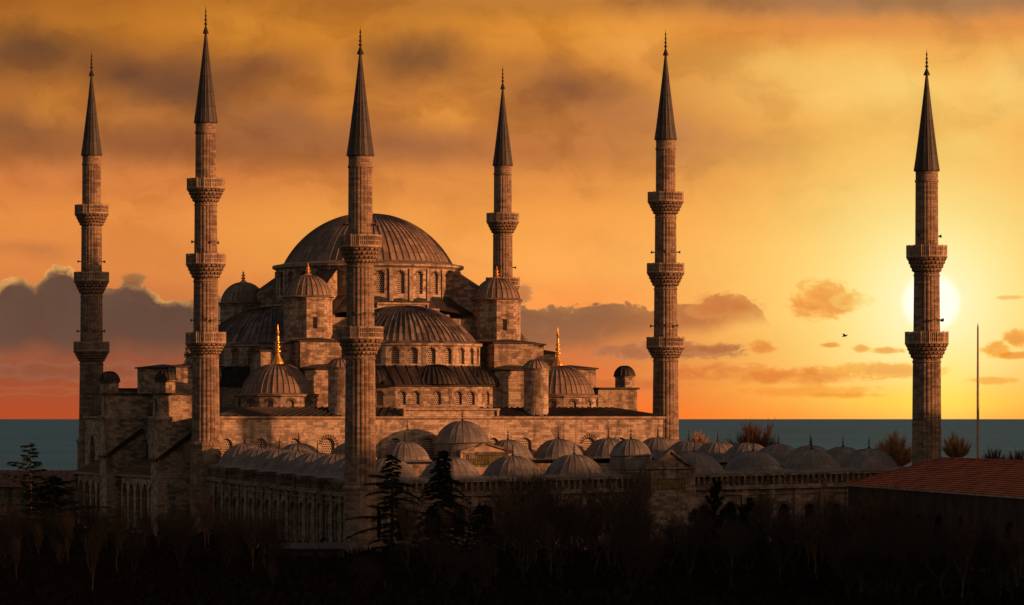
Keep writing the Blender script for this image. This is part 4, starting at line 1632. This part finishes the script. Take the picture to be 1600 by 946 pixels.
def grid_face(mb, a, b, c, d, nu, nv):
    for i in range(nu):
        for j in range(nv):
            q = []
            for (x, y) in ((i, j), (i + 1, j), (i + 1, j + 1), (i, j + 1)):
                f, g_ = x / nu, y / nv
                q.append(tuple(a.lerp(b, f).lerp(d.lerp(c, f), g_) - O))
            mb.face(q)


def roof_uv(mb, a, b, c, d, nrow, lift=0.07):
    """clay tile courses stepping up from the eave a-b to the ridge d-c, each course lapping the one below"""
    L = (b - a).length
    H = ((a + b) / 2 - (c + d) / 2).length
    n_ = (b - a).cross(d - a).normalized()
    if n_.z < 0:
        n_ = -n_
    for j in range(nrow):
        f0, f1 = j / nrow, (j + 1) / nrow
        p0, p1 = a.lerp(d, f0) - O + n_ * lift, b.lerp(c, f0) - O + n_ * lift
        p2, p3 = b.lerp(c, f1) - O, a.lerp(d, f1) - O
        w = 0.62
        s0, s1 = (p0 - (a - O)).dot((b - a) / L), (p1 - (a - O)).dot((b - a) / L)
        s2, s3 = (p2 - (a - O)).dot((b - a) / L), (p3 - (a - O)).dot((b - a) / L)
        mb.face([tuple(p0), tuple(p1), tuple(p2), tuple(p3)], [(s0, j * w + .001), (s1, j * w + .001), (s2, (j + 1) * w - .001), (s3, (j + 1) * w - .001)])
        mb.face([tuple(p0 - n_ * lift * 1.2), tuple(p1 - n_ * lift * 1.2), tuple(p1), tuple(p0)], [(s0, j * w + .01), (s1, j * w + .01), (s1, j * w + .02), (s0, j * w + .02)])


roof_uv(tr, E1, E2, R2, R1, 17)
roof_uv(tr, E4, E1, R1, R1, 17)
roof_uv(tr, E3, E4, R1, R2, 17)
roof_uv(tr, E2, E3, R2, R2, 17)
for (a, b) in ((R1, R2), (R1, E1), (R1, E4)):
    n = 40
    for i in range(n):
        p, q = a.lerp(b, i / n) - O, a.lerp(b, (i + 0.93) / n) - O
        tr.tube([p + Vector((0, 0, .05)), q + Vector((0, 0, .05))], [0.17, 0.15], 6)
obj('roof', tr, M['tile'], bl)
tw = MB()
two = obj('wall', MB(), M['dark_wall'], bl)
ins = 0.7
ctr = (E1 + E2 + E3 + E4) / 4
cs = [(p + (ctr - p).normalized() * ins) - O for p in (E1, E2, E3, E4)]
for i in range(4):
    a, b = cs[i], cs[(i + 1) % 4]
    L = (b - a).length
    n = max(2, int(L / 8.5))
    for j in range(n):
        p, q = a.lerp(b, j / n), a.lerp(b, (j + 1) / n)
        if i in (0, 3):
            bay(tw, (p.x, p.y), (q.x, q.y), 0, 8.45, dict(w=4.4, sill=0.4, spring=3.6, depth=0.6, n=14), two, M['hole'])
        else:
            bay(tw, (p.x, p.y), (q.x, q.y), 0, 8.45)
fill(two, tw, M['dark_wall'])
ev = MB()
es = [p - O for p in (E1, E2, E3, E4)]
for i in range(4):
    a, b = es[i], es[(i + 1) % 4]
    ev.bar(a - Vector((0, 0, .1)), b - Vector((0, 0, .1)), 0.22, 0.2)
    ca, cb = cs[i], cs[(i + 1) % 4]
    ev.face([tuple(a - Vector((0, 0, .18))), tuple(b - Vector((0, 0, .18))), (cb.x, cb.y, 8.42), (ca.x, ca.y, 8.42)])
obj('gutter', ev, M['trim'], bl)

# house with a brown roof near the shore side
hs = empty('house', (-84.0, 596.0, 0))
tag(hs, 'low house with a reddish brown tiled roof between the sea and the small cedar', 'house')
w = MB()
w.box(-17, 17, -5, 5, 0, 5.6)
obj('wall', w, M['stone_wall'], hs)
w = MB()
for sg in (-1, 1):
    q = [(-17.6, sg * 5.8, 5.5), (17.6, sg * 5.8, 5.5), (17.6, 0, 8.2), (-17.6, 0, 8.2)]
    w.face(q if sg < 0 else q[::-1])
    if sg < 0:
        for i in range(44):
            x = -17.4 + i * 0.81
            w.bar((x, -5.8, 5.56), (x, 0, 8.26), 0.2, 0.12)
for x in (-17.0, 17.0):
    w.face([(x, -5, 5.55), (x, 5, 5.55), (x, 0, 8.1)])
obj('roof', w, M['house_tile'], hs)

sh = empty('shed', at(478, 428) + (0,))
tag(sh, 'low dark shed with a flat lead roof under the courtyard side wall', 'shed')
w = MB()
w.box(-5.5, 4.5, -2.2, 2.2, 0, 1.3)
for i in range(14):
    w.box(-5.3 + i * 0.72, -5.12 + i * 0.72, -2.3, -2.2, 0.1, 1.25)
obj('wall', w, M['trim_dark'], sh)
w = MB()
w.face([(-5.9, -2.6, 1.35), (4.9, -2.6, 1.35), (4.9, 2.6, 1.9), (-5.9, 2.6, 1.9)])
w.face([(-5.9, -2.6, 1.2), (4.9, -2.6, 1.2), (4.9, -2.6, 1.35), (-5.9, -2.6, 1.35)])
obj('roof', w, M['lead_dark'], sh)

fp = MB()
fp.lathe([(0.24, 0), (0.22, 0.6), (0.2, 10), (0.17, 20), (0.12, 29.3), (0.10, 29.45), (0.02, 29.9)], 10)
p = at(1528, 486)
tag(obj('flagpole', fp, M['plaster'], None, (p[0], p[1], 0)), 'tall bare flagpole standing behind the red tiled roof, beyond the last minaret', 'flagpole')

bd = MB()
bd.lathe([(0.01, -0.45), (0.09, -0.3), (0.13, 0.0), (0.08, 0.25), (0.07, 0.36), (0.01, 0.5)], 8)
for sg in (-1, 1):
    bd.face([(0, 0.03, -0.16), (sg * 0.5, 0.22, -0.1), (sg * 1.0, 0.1, -0.22), (sg * 0.5, 0.2, 0.14), (0, 0.03, 0.16)])
    bd.face([(0, 0.0, -0.16), (sg * 0.5, 0.19, -0.1), (sg * 1.0, 0.07, -0.22), (sg * 0.5, 0.17, 0.14), (0, 0.0, 0.16)][::-1])
bo = obj('bird', bd, M['iron'], None, at(1320, 520, 525))
bo.rotation_euler = (R(75), R(10), R(60))
tag(bo, 'small dark bird flying in the yellow sky near the setting sun', 'bird')


# ------------------------------------------------------------------ trees
def bare_tree(seed, H, spread=0.5, trunk_f=0.3, lv=5, kids=(5, 5, 4, 4), up=0.35, r0=0.2):
    rn = random.Random(seed)
    tk, cr = MB(), MB()

    def branch(p, d, L, r, lev):
        n = 3 if lev < 3 else 2
        pts = [p]
        q = p
        dd = d.copy()
        for i in range(n):
            dd = (dd + Vector((rn.uniform(-.2, .2), rn.uniform(-.2, .2), rn.uniform(-.05, .2)))).normalized()
            q = q + dd * (L / n)
            pts.append(q)
        rads = [r * (1 - (0.45 if lev < lv - 2 else 0.7) * i / n) for i in range(n + 1)]
        (tk if lev == 0 else cr).tube([tuple(x) for x in pts], rads, 6 if lev == 0 else (4 if lev < 3 else 3))
        if lev >= lv - 1:
            return
        k = kids[lev]
        for i in range(k):
            f = rn.uniform(0.35, 1.0) if lev else rn.uniform(0.75, 1.0)
            idx = min(n - 1, int(f * n))
            base = pts[idx].lerp(pts[idx + 1], f * n - idx)
            an = rn.uniform(0, 2 * PI)
            side = Vector((math.cos(an), math.sin(an), rn.uniform(-.1, .5)))
            nd = (dd * (1 - spread) + side * spread + Vector((0, 0, up))).normalized()
            branch(base, nd, L * rn.uniform(0.55, 0.8) if lev else H * (1 - trunk_f) * rn.uniform(0.4, 0.58), max(0.013, r * 0.48), lev + 1)
    branch(Vector((0, 0, -0.2)), Vector((rn.uniform(-.1, .1), rn.uniform(-.1, .1), 1)).normalized(), H * trunk_f + .2, r0, 0)
    return tk, cr


def conifer(seed, H, Rb, nbr, droop=0.15, dens=26, power=1.0, blade=0.34, zlow=0.06, ragged=0.5):
    """an evergreen: boughs leave the trunk at every height, of uneven length, each hung with needle sprays"""
    rn = random.Random(seed)
    tk, cr = MB(), MB()
    tk.tube([(0, 0, -0.2), (0.08, 0.05, H * 0.5), (0, 0, H)], [0.28, 0.16, 0.02], 6)
    an = rn.uniform(0, 6)
    for t in range(nbr):
        f = ((t + rn.uniform(-.6, .6)) / nbr)
        f = max(0.0, min(0.985, f)) ** 0.85
        z = H * (zlow + (1 - zlow) * f)
        an += 2.39996 + rn.uniform(-.5, .5)
        l = (Rb * (1 - f) ** power + 0.18) * (1.0 + ragged * rn.uniform(-1.0, 0.7))
        if rn.random() < 0.12:
            l *= 1.25
        d = Vector((math.cos(an), math.sin(an), 0))
        rise = rn.uniform(0.05, 0.35)
        dr_ = droop * rn.uniform(1.2, 3.2)
        pts = []
        for q in range(5):
            g_ = q / 4
            pts.append(d * (l * g_) + Vector((0, 0, z + l * (rise * g_ - dr_ * g_ * g_))))
        cr.tube([tuple(x) for x in pts], [0.05, 0.04, 0.03, 0.02, 0.01], 3)
        for q in range(int(dens * (0.35 + l / Rb))):
            g_ = rn.uniform(0.1, 1.0)
            base = d * (l * g_) + Vector((0, 0, z + l * (rise * g_ - dr_ * g_ * g_)))
            s_ = Vector((-d.y, d.x, 0)) * rn.choice((-1, 1))
            w_ = blade * rn.uniform(0.5, 1.6) * (1.25 - 0.6 * g_)
            tip = base + s_ * w_ * rn.uniform(.2, 1.3) + d * w_ * rn.uniform(.3, 1.1) + Vector((0, 0, rn.uniform(-.75, .15) * w_))
            off = Vector((rn.uniform(-.05, .05), rn.uniform(-.05, .05), rn.uniform(.05, .13)))
            cr.face([tuple(base - off * .6), tuple(tip), tuple(base + off)])
    return tk, cr


def cone_bush(seed, spires, n=2600, blade=0.4):
    """a dense ragged evergreen of several leaders: leaf sprays all through every leader; spires = (x, y, height, radius)"""
    rn = random.Random(seed)
    tk, cr = MB(), MB()
    tk.tube([(0, 0, -0.2), (0, 0, spires[0][2] * 0.9)], [0.25, 0.04], 6)
    tot = sum(sp[2] * sp[3] for sp in spires)
    for (sx, sy, H, Rb) in spires:
        nb_ = int(H * 7)
        for b_ in range(nb_):
            # short upswept boughs, each carrying a spray
            f = (b_ + rn.random()) / nb_
            an = rn.uniform(0, 2 * PI)
            l = (Rb * (1 - f) ** 0.75 + 0.15) * rn.uniform(0.35, 1.25)
            d = Vector((math.cos(an), math.sin(an), rn.uniform(0.25, 0.9)))
            b0 = Vector((sx, sy, H * f * 0.93))
            for q in range(int(n * H * Rb / tot / nb_) + 3):
                g_ = rn.random() ** 0.6
                p = b0 + d * (l * g_) + Vector((rn.uniform(-.3, .3), rn.uniform(-.3, .3), rn.uniform(-.3, .3))) * (0.5 + Rb * .25 * (1 - f))
                dd = (d + Vector((rn.uniform(-.6, .6), rn.uniform(-.6, .6), rn.uniform(0, .8)))).normalized()
                s_ = Vector((rn.uniform(-1, 1), rn.uniform(-1, 1), rn.uniform(-.5, .5))).normalized()
                cr.face([tuple(p - s_ * 0.11), tuple(p + s_ * 0.11), tuple(p + dd * blade * rn.uniform(.5, 1.5))])
    return tk, cr


def tree_obj(name, tk, cr, bark, leaf, label, cat, group, loc, rz=0.0, sc=1.0):
    root = empty(name, loc, rz)
    root.scale = (sc, sc, sc)
    obj('trunk', tk, bark, root)
    obj('crown', cr, leaf, root)
    tag(root, label, cat, group)
    return root


# evergreen trees that stand out
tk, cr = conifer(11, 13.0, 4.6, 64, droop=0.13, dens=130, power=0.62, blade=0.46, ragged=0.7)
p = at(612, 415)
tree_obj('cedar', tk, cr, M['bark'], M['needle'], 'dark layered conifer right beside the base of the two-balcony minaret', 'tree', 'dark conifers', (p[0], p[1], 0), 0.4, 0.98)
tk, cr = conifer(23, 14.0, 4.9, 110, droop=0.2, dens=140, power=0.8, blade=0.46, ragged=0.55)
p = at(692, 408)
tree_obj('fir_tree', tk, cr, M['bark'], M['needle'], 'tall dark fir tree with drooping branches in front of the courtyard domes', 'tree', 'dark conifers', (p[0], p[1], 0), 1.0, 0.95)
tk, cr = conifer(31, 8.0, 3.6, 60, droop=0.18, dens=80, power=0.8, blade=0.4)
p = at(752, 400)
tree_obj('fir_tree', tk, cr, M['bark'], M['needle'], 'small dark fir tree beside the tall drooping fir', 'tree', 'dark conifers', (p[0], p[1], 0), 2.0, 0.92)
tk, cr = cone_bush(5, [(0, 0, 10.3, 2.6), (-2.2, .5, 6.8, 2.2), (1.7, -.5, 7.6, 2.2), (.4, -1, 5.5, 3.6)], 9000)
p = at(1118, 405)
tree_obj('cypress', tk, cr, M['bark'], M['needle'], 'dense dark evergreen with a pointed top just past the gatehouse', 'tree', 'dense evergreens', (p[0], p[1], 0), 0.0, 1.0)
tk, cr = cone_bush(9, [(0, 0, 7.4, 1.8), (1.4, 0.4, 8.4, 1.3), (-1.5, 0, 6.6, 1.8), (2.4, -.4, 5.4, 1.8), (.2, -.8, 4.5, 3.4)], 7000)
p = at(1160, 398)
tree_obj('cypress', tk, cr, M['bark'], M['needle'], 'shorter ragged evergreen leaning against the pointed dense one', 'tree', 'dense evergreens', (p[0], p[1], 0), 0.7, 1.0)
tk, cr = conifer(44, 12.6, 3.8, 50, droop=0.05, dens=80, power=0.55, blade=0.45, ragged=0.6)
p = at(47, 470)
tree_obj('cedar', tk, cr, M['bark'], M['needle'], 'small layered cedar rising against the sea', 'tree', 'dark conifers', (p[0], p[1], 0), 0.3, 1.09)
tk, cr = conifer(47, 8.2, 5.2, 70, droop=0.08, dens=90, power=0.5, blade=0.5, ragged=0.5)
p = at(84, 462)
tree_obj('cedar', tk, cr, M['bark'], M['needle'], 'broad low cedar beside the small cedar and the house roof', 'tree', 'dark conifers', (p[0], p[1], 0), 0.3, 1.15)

# pale twiggy crowns beyond the courtyard
def twig_ball(seed, H, Rc, n=900):
    """a pollarded bare crown: limbs fan out of a low head and end in sheaves of thin upright shoots"""
    rn = random.Random(seed)
    tk, cr = MB(), MB()
    zc = H - Rc * 1.75
    tk.tube([(0, 0, -0.2), (0.1, 0, zc * 0.6), (0, 0, zc)], [0.35, 0.28, 0.2], 6)
    nl = 26
    for k in range(nl):
        an = 2.39996 * k + rn.uniform(-.3, .3)
        el_ = math.asin(min(1, -0.1 + 1.1 * (k + .5) / nl))
        d = Vector((math.cos(an) * math.cos(el_), math.sin(an) * math.cos(el_), math.sin(el_)))
        reach = Rc * rn.uniform(0.45, 0.7)
        c0 = Vector((0, 0, zc))
        tip = c0 + Vector((d.x * reach * 1.3, d.y * reach * 1.3, d.z * reach * 1.6 + Rc * .3))
        mid = c0.lerp(tip, .5) + Vector((rn.uniform(-.2, .2), rn.uniform(-.2, .2), -.1))
        cr.tube([tuple(c0), tuple(mid), tuple(tip)], [0.13, 0.09, 0.05], 4)
        for q in range(n // nl):
            g_ = rn.uniform(0.15, 1.0)
            b0 = c0.lerp(mid, g_ * 2) if g_ < .5 else mid.lerp(tip, g_ * 2 - 1)
            dd = (d * rn.uniform(.3, 1.0) + Vector((rn.uniform(-.5, .5), rn.uniform(-.5, .5), rn.uniform(0.5, 1.6)))).normalized()
            L = Rc * rn.uniform(0.25, 0.7)
            b1 = b0 + dd * L * .55
            b2 = b1 + (dd + Vector((rn.uniform(-.15, .15), rn.uniform(-.15, .15), .3))).normalized() * L * .5
            cr.tube([tuple(b0), tuple(b1), tuple(b2)], [0.042, 0.03, 0.01], 3)
    return tk, cr


for (px, d, ytop, rpx, n, mat, lab, nm) in (
        (1180, 566, 655, 42, 3600, 'bark_brown', 'round bare twiggy tree behind the courtyard domes against the sea', 'bare_tree'),
        (1092, 575, 671, 17, 500, 'bark_pale', 'small bare treetop between the hall-corner minaret and the round twiggy tree', 'bare_tree'),
        (1397, 492, 673, 34, 2600, 'bark_pale', 'bushy russet bare tree between the last courtyard dome and the sunlit minaret', 'bare_tree'),
        (1493, 500, 676, 24, 1900, 'bark_pale', 'russet bare tree between the sunset minaret and the flagpole', 'bare_tree'),
        (1553, 495, 695, 22, 600, 'bark_brown', 'low dark bare tree just past the flagpole', 'bare_tree'),
        (1590, 492, 699, 18, 500, 'bark_brown', 'low dark bush at the far end of the red tiled roof', 'bare_tree')):
    q = at(px, d, ytop)
    tk, cr = twig_ball(int(px), q[2], rpx * d / FPX, n)
    tree_obj(nm, tk, cr, M[mat], M[mat], lab, 'tree', 'bare trees beyond the courtyard', (q[0], q[1], 0))

# leafless trees filling the shaded ground in front
protos = []
for i, (seed, H, sp, tf, up_) in enumerate(((1, 9.5, .5, .2, .5), (2, 10.5, .35, .34, .55), (3, 8.5, .6, .12, .35), (4, 11.0, .32, .28, .7), (5, 9.0, .62, .3, .25), (6, 10.0, .45, .16, .6))):
    protos.append(bare_tree(seed, H, sp, trunk_f=tf, lv=5, kids=((6, 6, 5, 4), (4, 6, 5, 4), (8, 6, 5, 3), (5, 7, 5, 4), (4, 5, 6, 4), (7, 6, 4, 4))[i], up=up_, r0=0.17))
meshes = []
rn = random.Random(77)
zones = [  # x0, x1, d0, d1, count, top y range, label
    (-20, 150, 350, 440, 12, (752, 790), 'leafless tree in the dark grove below the side gallery and the house', 'bare trees below the side gallery'),
    (150, 430, 380, 452, 26, (762, 800), 'leafless tree in the dark thicket under the buttress piers and courtyard side wall', 'bare trees under the courtyard side wall'),
    (430, 600, 335, 385, 6, (845, 880), 'low leafless tree in front of the shed at the minaret base', 'bare trees by the shed'),
    (640, 800, 335, 380, 6, (800, 850), 'leafless tree at the feet of the dark firs', 'bare trees at the firs'),
    (780, 1010, 370, 440, 24, (700, 775), 'leafless tree whose fine twigs cross the balustrade between the fir and the gatehouse', 'bare trees before the balustrade'),
    (985, 1180, 340, 420, 12, (745, 830), 'leafless tree in the dark at the feet of the dense evergreens', 'bare trees at the evergreens'),
    (1180, 1350, 370, 440, 17, (745, 790), 'leafless tree in front of the arched windows of the courtyard front wall', 'bare trees before the arched windows'),
    (640, 860, 400, 428, 12, (755, 800), 'leafless tree right in front of the balustraded wall among the firs', 'bare trees along the balustraded wall'),
    (1325, 1440, 330, 342, 4, (716, 750), 'tall leafless tree whose twigs reach over the end of the red tiled roof', 'bare trees over the tiled roof'),
    (1330, 1620, 325, 372, 24, (772, 835), 'leafless tree in front of the arches of the tiled building', 'bare trees before the tiled building'),
]
first = {}
for (x0, x1, d0, d1, n, (ya, yb), lab, grp) in zones:
    for i in range(n):
        px = x0 + (x1 - x0) * (i + rn.uniform(-0.2, 1.2)) / n
        d = rn.uniform(d0 - 12, d1)
        if px > 1320:
            d = rn.uniform(322, 343)
        yt = ya + (yb - ya) * rn.random() ** 0.8 + (rn.uniform(20, 70) if i % 3 == 2 else rn.uniform(-8, 12))
        q = at(px, d, yt)
        k = rn.randrange(len(protos))
        Hn = (9.5, 10.5, 8.5, 11.0, 9.0, 10.0)[k] * 1.12
        sc = q[2] / Hn
        if k not in first:
            tk, cr = protos[k]
            bm_ = M['bark_brown'] if k in (1, 3) else M['bark']
            o = tree_obj('bare_tree', tk, cr, bm_, bm_, lab, 'tree', grp, (q[0], q[1], 0), rn.uniform(0, 6), sc)
            first[k] = o
        else:
            o = copy_tree(first[k])
            o.location = (q[0], q[1], 0)
            o.rotation_euler = (0, 0, rn.uniform(0, 6))
            tag(o, lab, 'tree', grp)
        s2 = sc * rn.uniform(0.95, 1.25)
        o.scale = (s2, s2, sc)

# low scrub covering the ground
ug = MB()
for i in range(34000):
    px = rn.uniform(-60, 1660)
    d = 300 + 205 * rn.random() ** 0.8
    x = (px - 800) * d / FPX
    # up to the foot of the walls and no further
    lim = 447 + (x + 19) * 0.369 - 2.5 if x > -19 else 447 + (-19 - x) * 2.36 - 3
    if d > min(lim, 500) or (px > 1320 and d > 338) or (420 < px < 545 and 423 < d < 433):
        continue
    hump = 0.35 + 0.9 * max(0.0, math.sin(x * 0.31 + 1.3 * math.sin(d * 0.11)) * math.sin(d * 0.17 + x * 0.12)) ** 1.5
    if 425 < px < 600 and d > 380:
        hump *= 0.5
    z = abs(rn.gauss(0, 1.0)) * 1.5 * hump
    L = rn.uniform(0.3, 1.1)
    an = rn.uniform(0, 6.28)
    ug.face([(x - 0.05, d, z), (x + 0.05, d + .05, z), (x + L * 0.35 * math.cos(an), d + L * .35 * math.sin(an), z + L)])
    if i % 3 == 0:
        ug.face([(x - .3, d, z * .6), (x + .35, d + .2, z * .6 + .1), (x + .1, d - .1, z * .6 + .6)])
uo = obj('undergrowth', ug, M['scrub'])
tag(uo, 'dark tangled scrub covering the ground under the trees', 'undergrowth', None, 'stuff')
